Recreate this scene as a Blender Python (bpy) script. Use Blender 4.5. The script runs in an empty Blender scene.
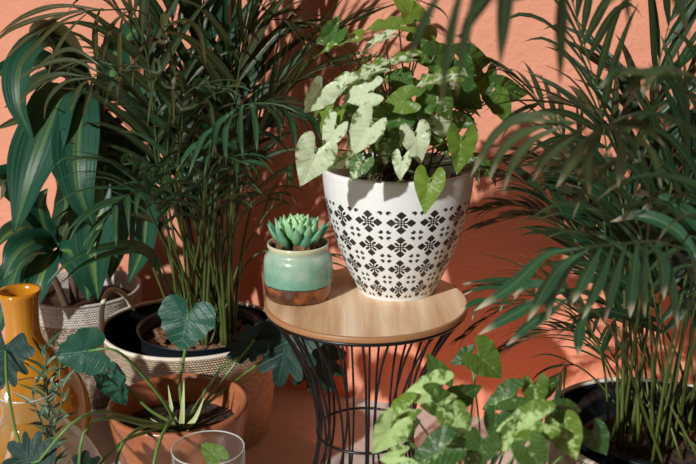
import bpy, math, random
from mathutils import Vector, Matrix, noise
V = Vector
PI = math.pi
rnd = random.Random(7)
S = bpy.context.scene
COL = S.collection

# ------------------------------------------------------------------ camera
F_PX = 967.0
PITCH = math.radians(16.0)
CAM = V((0, 0, 1.035))
cam_d = bpy.data.cameras.new('camera')
cam_d.sensor_width = 36.0
cam_d.lens = 36.0 * F_PX / 696.0
cam_d.clip_start = 0.02
cam_d.dof.use_dof = True
cam_d.dof.focus_distance = 1.72
cam_d.dof.aperture_fstop = 5.0
cam = bpy.data.objects.new('camera', cam_d)
cam.location = CAM
cam.rotation_euler = (PI / 2 - PITCH, 0, 0)
COL.objects.link(cam)
S.camera = cam

# ------------------------------------------------------------------ light
w = bpy.data.worlds.new('world'); S.world = w; w.use_nodes = True
bg = w.node_tree.nodes['Background']
bg.inputs[0].default_value = (1.0, 0.42, 0.26, 1)
bg.inputs[1].default_value = 0.07

sun_d = bpy.data.lights.new('sun', 'SUN')
sun_d.energy = 4.1
sun_d.angle = math.radians(1.6)
sun_d.color = (1.0, 0.98, 0.95)
sun = bpy.data.objects.new('sun', sun_d)
SUN_DIR = V((0.53, 0.79, -0.50)).normalized()          # direction the light travels
sun.rotation_euler = SUN_DIR.to_track_quat('-Z', 'Y').to_euler()
sun.location = (-2, -3, 3)
COL.objects.link(sun)

ar = bpy.data.lights.new('window_light', 'AREA')
ar.shape = 'RECTANGLE'; ar.size = 0.40; ar.size_y = 1.5
ar.energy = 6; ar.color = (0.90, 0.97, 1.0)
aro = bpy.data.objects.new('window_light', ar)
aro.location = (-2.3, 0.2, 1.9)
aro.rotation_euler = (V((0, 1.9, 0.6)) - aro.location).to_track_quat('-Z', 'Y').to_euler()
COL.objects.link(aro)

fl = bpy.data.lights.new('added_wall_glow', 'AREA')  # added warm light with no lamp behind it, reddens the lower wall
fl.shape = 'RECTANGLE'; fl.size = 0.75; fl.size_y = 0.12
fl.energy = 0.75; fl.color = (1.0, 0.22, 0.05)
flo = bpy.data.objects.new('added_wall_glow', fl)
flo.location = (0.27, 1.79, 0.02)
flo.rotation_euler = (V((0.36, 2.08, 0.42)) - flo.location).to_track_quat('-Z', 'Y').to_euler()
COL.objects.link(flo)

S.view_settings.view_transform = 'Standard'
S.view_settings.look = 'None'
S.view_settings.gamma = 1
S.view_settings.use_curve_mapping = False
S.view_settings.exposure = 0.0

# ------------------------------------------------------------------ helpers
UPV = V((0, math.sin(PITCH), math.cos(PITCH)))
FWD = V((0, math.cos(PITCH), -math.sin(PITCH)))
RGT = V((1, 0, 0))


def P(px, py, Y):
    """a point of the place at depth Y seen in direction px, py"""
    d = RGT * ((px - 348) / F_PX) + UPV * (-(py - 232) / F_PX) + FWD
    return CAM + d * (Y / d.y)


def wall_y(x):
    return 2.215 - 0.36 * (x + 0.166)


def keep_off_wall(p, m=0.02):
    lim = wall_y(p.x) - m
    if p.y > lim:
        p = V((p.x, lim - 0.3 * rnd.random() * m, p.z))
    return p


def spline(pts, n):
    """Catmull-Rom through pts, n+1 samples, roughly even"""
    pts = [V(p) for p in pts]
    ext = [pts[0] * 2 - pts[1]] + pts + [pts[-1] * 2 - pts[-2]]
    dense = []
    for i in range(len(pts) - 1):
        a, b, c, d = ext[i:i + 4]
        for k in range(16):
            t = k / 16
            dense.append(0.5 * ((2 * b) + (c - a) * t + (2 * a - 5 * b + 4 * c - d) * t * t + (3 * b - a - 3 * c + d) * t ** 3))
    dense.append(pts[-1])
    ln = [0]
    for i in range(1, len(dense)):
        ln.append(ln[-1] + (dense[i] - dense[i - 1]).length)
    out = []; j = 0
    for k in range(n + 1):
        s = ln[-1] * k / n
        while j < len(ln) - 2 and ln[j + 1] < s:
            j += 1
        f = (s - ln[j]) / max(1e-9, ln[j + 1] - ln[j])
        out.append(dense[j].lerp(dense[j + 1], min(1, max(0, f))))
    return out


class MB:
    def __init__(s):
        s.v = []; s.f = []; s.uv = []; s.m = []

    def grid(s, rows, uvs, mi=0, closed=False):
        """rows of equal length lists of points"""
        b = len(s.v); n = len(rows[0])
        for r, u in zip(rows, uvs):
            s.v += r; s.uv += u
        for i in range(len(rows) - 1):
            for j in range(n if closed else n - 1):
                k = (j + 1) % n
                s.f.append((b + i * n + j, b + i * n + k, b + (i + 1) * n + k, b + (i + 1) * n + j)); s.m.append(mi)

    def tube(s, pts, r0, r1=None, k=6, mi=0, cap=True):
        r1 = r0 if r1 is None else r1
        n = len(pts); rows = []; uvs = []
        ref = V((0.3, 0.2, 1)).normalized()
        prev = None
        for i, p in enumerate(pts):
            t = (pts[min(n - 1, i + 1)] - pts[max(0, i - 1)]).normalized()
            if prev is None:
                a = t.cross(ref)
                if a.length < 0.05: a = t.cross(V((1, 0, 0)))
            else:
                a = prev - t * prev.dot(t)
            a.normalize(); prev = a
            b = t.cross(a)
            r = r0 + (r1 - r0) * i / (n - 1)
            rows.append([p + a * (r * math.cos(2 * PI * q / k)) + b * (r * math.sin(2 * PI * q / k)) for q in range(k)])
            uvs.append([(q / k, i / (n - 1)) for q in range(k)])
        st = len(s.v)
        s.grid(rows, uvs, mi, closed=True)
        if cap:
            s.f.append(tuple(st + q for q in range(k - 1, -1, -1))); s.m.append(mi)
            e = st + (n - 1) * k
            s.f.append(tuple(e + q for q in range(k))); s.m.append(mi)

    def lathe(s, prof, seg=64, mi=0, c=(0, 0, 0), mis=None):
        """prof: list of (r,z); uv = (angle, arclength)"""
        b = len(s.v); c = V(c); L = 0
        for i, (r, z) in enumerate(prof):
            if i: L += math.hypot(r - prof[i - 1][0], z - prof[i - 1][1])
            for q in range(seg):
                a = 2 * PI * q / seg
                s.v.append(c + V((r * math.cos(a), r * math.sin(a), z))); s.uv.append((q / seg, L))
        for i in range(len(prof) - 1):
            for q in range(seg):
                k = (q + 1) % seg
                s.f.append((b + i * seg + q, b + i * seg + k, b + (i + 1) * seg + k, b + (i + 1) * seg + q))
                s.m.append(mis[i] if mis else mi)

    def build(s, name, mats, parent=None, smooth=True, color=None, loc=None):
        me = bpy.data.meshes.new(name)
        if loc is not None:
            L = V(loc); vs = [V(v) - L for v in s.v]
        else:
            vs = s.v
        me.from_pydata([tuple(v) for v in vs], [], s.f)
        if not isinstance(mats, (list, tuple)): mats = [mats]
        for m in mats: me.materials.append(m)
        me.polygons.foreach_set('material_index', s.m)
        me.polygons.foreach_set('use_smooth', [smooth] * len(s.f))
        ul = me.uv_layers.new(name='UVMap')
        li = [0] * len(me.loops); me.loops.foreach_get('vertex_index', li)
        flat = []
        for i in li: flat += s.uv[i]
        ul.data.foreach_set('uv', flat)
        me.update()
        o = bpy.data.objects.new(name, me); COL.objects.link(o)
        if loc is not None: o.location = loc
        if parent is not None:
            o.parent = parent
            o.matrix_parent_inverse = Matrix.Translation(parent.location).inverted() if loc is None or True else Matrix()
        if color is not None: o.color = (*color, 1)
        return o


def thing(name, label, cat, loc, group=None):
    o = bpy.data.objects.new(name, None); COL.objects.link(o)
    o.empty_display_size = 0.05
    o.location = loc
    o['label'] = label; o['category'] = cat
    if group: o['group'] = group
    return o


def tag(o, label, cat, group=None):
    o['label'] = label; o['category'] = cat
    if group: o['group'] = group
    return o


# ------------------------------------------------------------------ materials
class NT:
    def __init__(s, name):
        s.mat = bpy.data.materials.new(name); s.mat.use_nodes = True
        s.t = s.mat.node_tree; s.n = s.t.nodes
        s.p = s.n['Principled BSDF']; s.out = s.n['Material Output']

    def node(s, ty, **kw):
        nd = s.n.new(ty)
        for k, v in kw.items(): setattr(nd, k, v)
        return nd

    def link(s, a, b): s.t.links.new(a, b)

    def put(s, sock, v):
        if isinstance(v, bpy.types.NodeSocket): s.link(v, sock)
        else:
            if sock.type == 'RGBA' and len(v) == 3: v = (*v, 1)
            sock.default_value = v

    def m(s, op, a, b=None, c=None, clamp=False):
        nd = s.node('ShaderNodeMath', operation=op); nd.use_clamp = clamp
        s.put(nd.inputs[0], a)
        if b is not None: s.put(nd.inputs[1], b)
        if c is not None: s.put(nd.inputs[2], c)
        return nd.outputs[0]

    def uv(s):
        tc = s.node('ShaderNodeTexCoord')
        sp = s.node('ShaderNodeSeparateXYZ'); s.link(tc.outputs['UV'], sp.inputs[0])
        return sp.outputs[0], sp.outputs[1], tc.outputs['UV']

    def obj(s):
        tc = s.node('ShaderNodeTexCoord')
        return tc.outputs['Object']

    def vec(s, x, y, z=0.0):
        nd = s.node('ShaderNodeCombineXYZ')
        for i, q in enumerate((x, y, z)): s.put(nd.inputs[i], q)
        return nd.outputs[0]

    def sep(s, v):
        sp = s.node('ShaderNodeSeparateXYZ'); s.link(v, sp.inputs[0]); return sp.outputs

    def noise(s, vec, scale, detail=3, rough=0.55):
        nd = s.node('ShaderNodeTexNoise'); s.link(vec, nd.inputs['Vector'])
        nd.inputs['Scale'].default_value = scale; nd.inputs['Detail'].default_value = detail
        nd.inputs['Roughness'].default_value = rough
        return nd.outputs[0]

    def mapping(s, vec, scale):
        nd = s.node('ShaderNodeMapping'); s.link(vec, nd.inputs[0]); nd.inputs['Scale'].default_value = scale
        return nd.outputs[0]

    def mix(s, f, a, b):
        nd = s.node('ShaderNodeMix', data_type='RGBA')
        s.put(nd.inputs[0], f); s.put(nd.inputs[6], a); s.put(nd.inputs[7], b)
        return nd.outputs[2]

    def step(s, v, lo, hi):
        nd = s.node('ShaderNodeMapRange', interpolation_type='SMOOTHSTEP')
        s.put(nd.inputs[0], v); s.put(nd.inputs[1], lo); s.put(nd.inputs[2], hi)
        return nd.outputs[0]

    def ramp(s, f, stops):
        nd = s.node('ShaderNodeValToRGB'); e = nd.color_ramp.elements
        while len(e) < len(stops): e.new(0.5)
        for i, (p, c) in enumerate(stops): e[i].position = p; e[i].color = (*c, 1)
        s.link(f, nd.inputs[0]); return nd.outputs[0]

    def bump(s, h, strength=0.3, dist=0.01):
        nd = s.node('ShaderNodeBump'); s.link(h, nd.inputs['Height'])
        nd.inputs['Strength'].default_value = strength; nd.inputs['Distance'].default_value = dist
        s.link(nd.outputs[0], s.p.inputs['Normal']); return nd.outputs[0]

    def set(s, **kw):
        for k, v in kw.items(): s.put(s.p.inputs[k.replace('_', ' ')], v)
        return s

    def translucent(s, col, f=0.3):
        tr = s.node('ShaderNodeBsdfTranslucent'); s.put(tr.inputs[0], col)
        mx = s.node('ShaderNodeMixShader'); mx.inputs[0].default_value = f
        s.link(s.p.outputs[0], mx.inputs[1]); s.link(tr.outputs[0], mx.inputs[2])
        s.link(mx.outputs[0], s.out.inputs['Surface'])


def simple(name, col, rough=0.5, metal=0.0, spec=0.5, coat=0.0):
    n = NT(name); n.set(Base_Color=col, Roughness=rough, Metallic=metal, Specular_IOR_Level=spec, Coat_Weight=coat)
    return n.mat


def mat_wall():
    n = NT('terracotta plaster'); v = n.obj()
    a = n.noise(v, 2.2, 3); b = n.noise(v, 85, 4, 0.6); c = n.noise(v, 14, 3)
    col = n.mix(n.step(a, 0.3, 0.7), (0.57, 0.235, 0.145), (0.63, 0.275, 0.175))
    n.set(Base_Color=col, Roughness=0.62, Specular_IOR_Level=0.25)
    h = n.m('ADD', n.m('MULTIPLY', b, 0.5), c)
    n.bump(h, 0.75, 0.008)
    return n.mat


def mat_floor():
    n = NT('pale stone floor'); v = n.obj()
    a = n.noise(v, 3, 4); b = n.noise(v, 40, 4)
    col = n.mix(n.step(a, 0.3, 0.7), (0.50, 0.45, 0.41), (0.64, 0.59, 0.54))
    col = n.mix(n.m('MULTIPLY', n.step(b, 0.45, 0.75), 0.35), col, (0.32, 0.23, 0.2))
    n.set(Base_Color=col, Roughness=0.55); n.bump(b, 0.15, 0.004)
    return n.mat


def mat_palm(name, lo, hi, tip, tipamt, trans=0.22, rough=0.30):
    n = NT(name); x, y, uv = n.uv()
    oi = n.node('ShaderNodeObjectInfo'); c = n.sep(oi.outputs['Color'])
    st = n.noise(n.mapping(uv, (22, 1.2, 1)), 1.0, 2)
    col = n.mix(st, lo, hi)
    col = n.mix(n.m('MULTIPLY', c[0], 0.6), col, (0.10, 0.052, 0.015))       # browned fronds
    tipf = n.m('MULTIPLY', n.m('MULTIPLY', n.step(n.m('ADD', y, n.m('MULTIPLY', n.noise(oi.outputs['Location'], 3), 0.05)), 0.78, 0.97), tipamt), c[1])
    col = n.mix(tipf, col, tip)
    mid = n.step(n.m('ABSOLUTE', n.m('SUBTRACT', x, 0.5)), 0.06, 0.0)
    col = n.mix(n.m('MULTIPLY', mid, 0.35), col, (0.22, 0.36, 0.10))
    n.set(Base_Color=col, Roughness=rough, Specular_IOR_Level=0.35)
    n.bump(n.m('SINE', n.m('MULTIPLY', x, 44.0)), 0.25, 0.001)
    n.translucent(n.mix(0.5, col, (0.16, 0.30, 0.04)), trans)
    return n.mat


def mat_dracaena():
    n = NT('striped strap leaf'); x, y, uv = n.uv()
    oi = n.node('ShaderNodeObjectInfo'); c = n.sep(oi.outputs['Color'])
    d = n.m('ABSOLUTE', n.m('SUBTRACT', x, 0.5))
    nz = n.noise(n.mapping(uv, (26, 0.9, 1)), 1.0, 3)
    nz2 = n.noise(n.mapping(uv, (9, 0.5, 1)), 1.0, 2)
    band = n.step(n.m('ADD', d, n.m('MULTIPLY', nz2, 0.16)), 0.24, 0.12)
    band = n.m('MULTIPLY', band, n.m('ADD', 0.35, n.m('MULTIPLY', c[0], 0.65)))
    base = n.mix(n.step(nz, 0.35, 0.65), (0.006, 0.042, 0.028), (0.018, 0.085, 0.045))
    col = n.mix(n.m('MULTIPLY', band, n.step(nz, 0.2, 0.6)), base, (0.16, 0.27, 0.075))
    col = n.mix(n.m('MULTIPLY', c[1], 0.7), col, (0.16, 0.075, 0.02))
    n.set(Base_Color=col, Roughness=0.40, Specular_IOR_Level=0.25)
    n.bump(n.m('ADD', nz, n.m('MULTIPLY', n.m('SINE', n.m('MULTIPLY', x, 60.0)), 0.4)), 0.2, 0.0015)
    n.translucent(n.mix(0.5, col, (0.12, 0.30, 0.05)), 0.15)
    return n.mat


def mat_broad(name, dark, edge, pale, vein, freq=6.5, vstr=0.32, slope=0.9, trans=0.25, rough=0.36):
    """leaf UV: x across (-.5...5, midrib 0), y along (0 base, 1 tip). Object colour r = variegation, g = yellowing, b = vein strength"""
    n = NT(name); x, y, uv = n.uv()
    oi = n.node('ShaderNodeObjectInfo'); c = n.sep(oi.outputs['Color'])
    ax = n.m('ABSOLUTE', x)
    loc = n.node('ShaderNodeVectorMath', operation='ADD'); n.link(uv, loc.inputs[0]); n.link(oi.outputs['Location'], loc.inputs[1])
    rv = n.node('ShaderNodeVectorMath', operation='ADD'); n.link(uv, rv.inputs[0]); n.link(n.vec(n.m('MULTIPLY', oi.outputs['Random'], 9.0), 0.0, 0.0), rv.inputs[1])
    blot = n.noise(rv.outputs[0], 6.5, 4, 0.6)
    fine = n.noise(rv.outputs[0], 26, 3, 0.6)
    ph = n.m('MULTIPLY', n.m('SUBTRACT', y, n.m('MULTIPLY', ax, slope)), freq)
    fr = n.m('ABSOLUTE', n.m('SUBTRACT', n.m('FRACT', ph), 0.5))
    veins = n.step(fr, 0.10, 0.0)
    midr = n.step(ax, 0.022, 0.004)
    vall = n.m('MAXIMUM', n.m('MULTIPLY', veins, 0.8), midr)
    # pale area: spreads outward from midrib and along veins
    spread = n.m('SUBTRACT', n.m('ADD', n.m('MULTIPLY', c[0], 1.0), n.m('MULTIPLY', n.m('SUBTRACT', blot, 0.5), 1.9)), n.m('MULTIPLY', ax, 1.4))
    spread = n.m('ADD', spread, n.m('MULTIPLY', n.m('SUBTRACT', 0.25, fr), 0.18))
    pf = n.step(spread, 0.14, 0.46)
    g = n.mix(n.step(fine, 0.3, 0.7), dark, edge)
    g = n.mix(n.m('MULTIPLY', c[1], 0.75), g, (0.19, 0.30, 0.03))
    col = n.mix(pf, g, pale)
    col = n.mix(n.m('MULTIPLY', vall, n.m('MULTIPLY', c[2], vstr)), col, vein)
    n.set(Base_Color=col, Roughness=rough, Specular_IOR_Level=0.3)
    n.bump(n.m('ADD', n.m('MULTIPLY', vall, -1.0), n.m('MULTIPLY', blot, 1.2)), 0.35, 0.003)
    n.translucent(n.mix(0.6, col, (0.25, 0.42, 0.05)), trans)
    return n.mat


def mat_soil():
    n = NT('bark soil'); v = n.obj(); a = n.noise(v, 60, 4); b = n.noise(v, 180, 3)
    n.set(Base_Color=n.mix(n.step(a, 0.35, 0.7), (0.012, 0.008, 0.006), (0.10, 0.05, 0.028)), Roughness=0.9)
    n.bump(n.m('ADD', a, b), 1.0, 0.01); return n.mat


def mat_bark():
    n = NT('bark chips'); v = n.obj(); a = n.noise(v, 45, 3)
    n.set(Base_Color=n.mix(a, (0.05, 0.022, 0.012), (0.30, 0.15, 0.075)), Roughness=0.85)
    return n.mat


def mat_weave(name, c1, c2, c3, rows=150.0, cols=150.0, white=None):
    """seagrass weave, uv = (turn, metres of height)"""
    n = NT(name); x, y, uv = n.uv()
    ry = n.m('MULTIPLY', y, rows)
    row = n.m('FLOOR', ry)
    par = n.m('MULTIPLY', n.m('MODULO', row, 2.0), 0.5)
    cx = n.m('ADD', n.m('MULTIPLY', x, cols), par)
    fy = n.m('SUBTRACT', n.m('FRACT', ry), 0.5); fx = n.m('SUBTRACT', n.m('FRACT', n.m('ADD', cx, n.m('MULTIPLY', fy, 0.5))), 0.5)
    h = n.m('SUBTRACT', 1.0, n.m('ADD', n.m('MULTIPLY', n.m('MULTIPLY', fy, fy), 3.2), n.m('MULTIPLY', n.m('MULTIPLY', fx, fx), 2.6)), clamp=True)
    cell = n.vec(n.m('FLOOR', cx), row)
    wn = n.node('ShaderNodeTexWhiteNoise', noise_dimensions='2D'); n.link(cell, wn.inputs[0])
    big = n.noise(n.obj(), 18, 3)
    col = n.mix(wn.outputs[0], c1, c2)
    col = n.mix(n.step(h, 0.55, 0.15), col, c3)
    if white:
        wf = n.step(n.m('ADD', big, n.m('MULTIPLY', wn.outputs[0], 0.3)), white[1], white[1] + 0.2)
        col = n.mix(n.m('MULTIPLY', wf, 0.8), col, white[0])
    n.set(Base_Color=col, Roughness=0.85, Specular_IOR_Level=0.2)
    n.bump(n.m('ADD', h, n.m('MULTIPLY', n.noise(n.obj(), 260, 2), 0.3)), 0.9, 0.004)
    return n.mat


def mat_wood_top():
    n = NT('oak table top'); v = n.obj()
    g = n.mapping(v, (26, 2.2, 3))
    a = n.noise(g, 1.0, 4, 0.6); b = n.noise(n.mapping(v, (160, 5, 5)), 1.0, 3)
    c = n.noise(n.mapping(v, (9, 1.0, 1)), 1.0, 2)
    col = n.ramp(n.m('ADD', n.m('MULTIPLY', a, 0.65), n.m('MULTIPLY', c, 0.35)), [(0.3, (0.36, 0.18, 0.08)), (0.5, (0.70, 0.45, 0.26)), (0.64, (0.88, 0.68, 0.47))])
    col = n.mix(n.m('MULTIPLY', n.step(b, 0.55, 0.8), 0.35), col, (0.28, 0.12, 0.045))
    n.set(Base_Color=col, Roughness=0.42, Specular_IOR_Level=0.4); n.bump(b, 0.12, 0.001)
    return n.mat


def mat_bowl():
    n = NT('varnished reddish wood'); v = n.obj()
    b = n.noise(n.mapping(v, (14, 14, 90)), 1.0, 4); a = n.noise(v, 9, 3)
    col = n.mix(b, (0.28, 0.085, 0.034), (0.48, 0.180, 0.085))
    col = n.mix(n.m('MULTIPLY', n.step(a, 0.5, 0.7), 0.45), col, (0.24, 0.05, 0.02))
    n.set(Base_Color=col, Roughness=0.33, Coat_Weight=0.3, Coat_Roughness=0.2); n.bump(b, 0.15, 0.002)
    return n.mat


def mat_mint():
    n = NT('mint crackle glaze'); v = n.obj(); z = n.sep(v)[2]
    a = n.noise(v, 28, 4); drip = n.noise(n.mapping(v, (40, 40, 4)), 1.0, 3)
    zz = n.m('ADD', z, n.m('MULTIPLY', n.m('SUBTRACT', drip, 0.5), 0.006))
    mint = n.mix(n.step(n.m('ADD', n.m('MULTIPLY', z, 9.0), a), 0.75, 1.45), (0.12, 0.31, 0.22), (0.38, 0.48, 0.37))
    cop = n.mix(n.step(a, 0.4, 0.65), (0.060, 0.020, 0.010), (0.30, 0.090, 0.028))
    line = n.mix(n.step(zz, 0.0285, 0.0275), (0.03, 0.035, 0.025), cop)
    col = n.mix(n.step(zz, 0.0295, 0.0315), line, mint)
    col = n.mix(n.step(z, 0.089, 0.094), col, (0.52, 0.53, 0.33))
    n.set(Base_Color=col, Roughness=0.22, Coat_Weight=0.4, Coat_Roughness=0.08); n.bump(a, 0.06, 0.002)
    return n.mat


def mat_tile_pot(ncol, rowh, y0, y1):
    """white glazed pot with rows of dark brown four-petal rosettes; uv = (turn, arclength)"""
    n = NT('white glaze with brown rosettes'); x, y, uv = n.uv()
    A = n.m('SUBTRACT', n.m('FRACT', n.m('MULTIPLY', x, float(ncol))), 0.5)
    B = n.m('SUBTRACT', n.m('FRACT', n.m('DIVIDE', n.m('SUBTRACT', y, y0), rowh)), 0.5)
    a = n.m('ABSOLUTE', A); b = n.m('ABSOLUTE', B)
    # petals on the axes: rounded diamonds centred at 0.28
    mx = n.m('MAXIMUM', a, b); mn = n.m('MINIMUM', a, b)
    pet = n.m('ADD', n.m('ABSOLUTE', n.m('SUBTRACT', mx, 0.295)), n.m('MULTIPLY', n.m('POWER', mn, 1.25), 1.65))
    pet = n.m('SUBTRACT', pet, n.m('MULTIPLY', n.m('MULTIPLY', mn, mn), 0.3))
    M1 = n.step(pet, 0.158, 0.142)
    # stem of petal to the middle
    st = n.m('MULTIPLY', n.step(mn, 0.028, 0.018), n.step(mx, 0.25, 0.22)); 
    # diagonal small petals
    u = n.m('MULTIPLY', n.m('ADD', a, b), 0.7071); w_ = n.m('ABSOLUTE', n.m('MULTIPLY', n.m('SUBTRACT', a, b), 0.7071))
    dg = n.m('ADD', n.m('POWER', n.m('DIVIDE', n.m('SUBTRACT', u, 0.185), 0.085), 2.0), n.m('POWER', n.m('DIVIDE', w_, 0.052), 2.0))
    M2 = n.step(dg, 1.15, 0.85)
    r = n.m('SQRT', n.m('ADD', n.m('MULTIPLY', A, A), n.m('MULTIPLY', B, B)))
    ring = n.m('MULTIPLY', n.step(r, 0.115, 0.105), n.step(r, 0.070, 0.080))
    dot = n.step(r, 0.030, 0.022)
    # corner dots: kidney at (.5-.13, .5-.13)
    da = n.m('SUBTRACT', a, 0.375); db = n.m('SUBTRACT', b, 0.375)
    rr = n.m('SQRT', n.m('ADD', n.m('MULTIPLY', da, da), n.m('MULTIPLY', db, db)))
    M3 = n.step(rr, 0.083, 0.073)
    da2 = n.m('SUBTRACT', a, 0.415); db2 = n.m('SUBTRACT', b, 0.335)
    da2 = n.m('SUBTRACT', a, 0.330); db2 = n.m('SUBTRACT', b, 0.330)
    r2 = n.m('SQRT', n.m('ADD', n.m('MULTIPLY', da2, da2), n.m('MULTIPLY', db2, db2)))
    M3 = n.m('MULTIPLY', M3, n.step(r2, 0.030, 0.040))
    M = n.m('MAXIMUM', n.m('MAXIMUM', M1, M2), n.m('MAXIMUM', n.m('MAXIMUM', ring, dot), n.m('MAXIMUM', M3, st)))
    M = n.m('MULTIPLY', M, n.m('MULTIPLY', n.step(y, y0 - 0.001, y0), n.step(y, y1 + 0.001, y1)))
    nz = n.noise(n.obj(), 60, 3)
    base = n.mix(nz, (0.66, 0.69, 0.67), (0.78, 0.80, 0.79))
    wear = n.m('MULTIPLY', M, n.m('ADD', 0.90, n.m('MULTIPLY', nz, 0.18)), clamp=True)
    n.set(Base_Color=n.mix(wear, base, (0.012, 0.008, 0.006)), Roughness=0.38, Coat_Weight=0.15, Coat_Roughness=0.15)
    n.bump(n.m('SUBTRACT', nz, M), 0.08, 0.001)
    return n.mat


def mat_amber():
    n = NT('amber glaze'); v = n.obj(); a = n.noise(v, 7, 3)
    n.set(Base_Color=n.mix(a, (0.40, 0.150, 0.008), (0.60, 0.26, 0.018)), Roughness=0.12, Coat_Weight=0.6, Coat_Roughness=0.04)
    return n.mat


def mat_glass(name, tint=(0.96, 0.98, 0.97)):
    n = NT(name); n.set(Base_Color=(0.8, 0.82, 0.8), Roughness=0.03, Specular_IOR_Level=0.9)
    lw = n.node('ShaderNodeLayerWeight'); lw.inputs[0].default_value = 0.35
    tr = n.node('ShaderNodeBsdfTransparent'); tr.inputs[0].default_value = (*tint, 1)
    gl = n.node('ShaderNodeBsdfGlossy'); gl.inputs['Roughness'].default_value = 0.02
    m1 = n.node('ShaderNodeMixShader'); n.link(n.m('ADD', n.m('MULTIPLY', n.m('POWER', lw.outputs['Facing'], 3.0), 0.6), 0.05), m1.inputs[0])
    n.link(tr.outputs[0], m1.inputs[1]); n.link(gl.outputs[0], m1.inputs[2])
    df = n.node('ShaderNodeBsdfDiffuse'); df.inputs[0].default_value = (0.8, 0.8, 0.76, 1)
    m2 = n.node('ShaderNodeMixShader'); n.link(n.m('ADD', n.m('MULTIPLY', n.m('POWER', lw.outputs['Facing'], 5.0), 0.6), 0.004), m2.inputs[0])
    n.link(m1.outputs[0], m2.inputs[1]); n.link(df.outputs[0], m2.inputs[2]); n.link(m2.outputs[0], n.out.inputs['Surface'])
    return n.mat


def mat_succulent():
    n = NT('succulent leaf'); x, y, uv = n.uv()
    oi = n.node('ShaderNodeObjectInfo'); c = n.sep(oi.outputs['Color'])
    inner = n.mix(n.step(y, 0.1, 0.9), (0.20, 0.44, 0.16), (0.34, 0.60, 0.30))
    outer = n.mix(n.step(y, 0.1, 0.9), (0.10, 0.28, 0.15), (0.045, 0.22, 0.16))
    col = n.mix(c[0], inner, outer)
    col = n.mix(n.step(y, 0.96, 1.0), col, (0.35, 0.28, 0.12))
    n.set(Base_Color=col, Roughness=0.42, Subsurface_Weight=0.0)
    return n.mat


def mat_stalk(name, c1, c2, rough=0.4):
    n = NT(name); x, y, uv = n.uv()
    n.set(Base_Color=n.mix(y, c1, c2), Roughness=rough); return n.mat


M = dict(
    wall=mat_wall(), floor=mat_floor(), black=simple('black powder coated metal', (0.008, 0.008, 0.009), 0.32, 0.2),
    palm=mat_palm('palm leaflet', (0.006, 0.026, 0.014), (0.018, 0.062, 0.024), (0.22, 0.12, 0.045), 0.6, trans=0.12),
    palm2=mat_palm('pale tipped palm leaflet', (0.010, 0.050, 0.026), (0.030, 0.110, 0.045), (0.60, 0.55, 0.40), 0.85),
    palms=mat_stalk('palm stalk', (0.075, 0.10, 0.02), (0.025, 0.06, 0.018)),
    drac=mat_dracaena(),
    syn=mat_broad('variegated arrowhead leaf', (0.016, 0.072, 0.022), (0.045, 0.145, 0.034), (0.60, 0.70, 0.47), (0.24, 0.38, 0.13)),
    syn2=mat_broad('veined arrowhead leaf', (0.006, 0.040, 0.016), (0.022, 0.100, 0.026), (0.44, 0.62, 0.25), (0.40, 0.58, 0.22)),
    phil_shaded=mat_broad('lobed leaf with painted shade', (0.004, 0.024, 0.019), (0.009, 0.042, 0.030), (0.05, 0.2, 0.1), (0.03, 0.09, 0.06), freq=5.0, vstr=0.3, trans=0.05, rough=0.5),  # darker copy of phil: shade painted into the leaf colour, not leaf age
    phil=mat_broad('dark lobed leaf', (0.007, 0.050, 0.032), (0.016, 0.092, 0.054), (0.05, 0.2, 0.1), (0.08, 0.22, 0.13), freq=5.0, vstr=0.3, trans=0.08, rough=0.42),
    stalk=mat_stalk('green stalk', (0.16, 0.26, 0.07), (0.10, 0.22, 0.05)),
    rstalk=mat_stalk('reddish stalk', (0.12, 0.06, 0.03), (0.12, 0.16, 0.05)),
    sheath=simple('pale leaf sheath', (0.55, 0.60, 0.30), 0.5),
    soil=mat_soil(), bark=mat_bark(),
    nursery=simple('black nursery pot plastic', (0.006, 0.010, 0.013), 0.45),
    liner=simple('dark basket lining', (0.008, 0.010, 0.012), 0.9, spec=0.1),
    weave=mat_weave('seagrass weave', (0.46, 0.36, 0.25), (0.64, 0.53, 0.39), (0.27, 0.18, 0.11), rows=190, cols=190),
    weave2=mat_weave('whitewashed coil weave', (0.30, 0.19, 0.115), (0.44, 0.31, 0.20), (0.17, 0.10, 0.06), rows=190, cols=190, white=((0.66, 0.60, 0.52), 0.62)),
    weave3=mat_weave('whitewashed upper weave', (0.58, 0.50, 0.42), (0.70, 0.63, 0.55), (0.34, 0.25, 0.19), rows=170, cols=150, white=((0.74, 0.70, 0.64), 0.4)),
    piping=simple('cream cotton piping', (0.68, 0.62, 0.52), 0.8),
    top=mat_wood_top(), edge=simple('shade-toned wood edge', (0.34, 0.165, 0.07), 0.45),  # edge tone is darkened to paint in the shade on the table's side
    bowl=mat_bowl(), mint=mat_mint(), amber=mat_amber(), glass=mat_glass('clear glass'), lip=simple('polished glass lip', (0.55, 0.58, 0.56), 0.08, spec=0.9),
    succ=mat_succulent(), potin=simple('unglazed pot inside', (0.25, 0.22, 0.2), 0.7),
    sprig=simple('needle leaf green', (0.06, 0.125, 0.06), 0.4), sprigstem=simple('sprig stem', (0.14, 0.12, 0.06), 0.6),
    cane=simple('dracaena cane', (0.10, 0.065, 0.04), 0.8),
)

# ------------------------------------------------------------------ room
def structure(o):
    o['kind'] = 'structure'; return o

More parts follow.
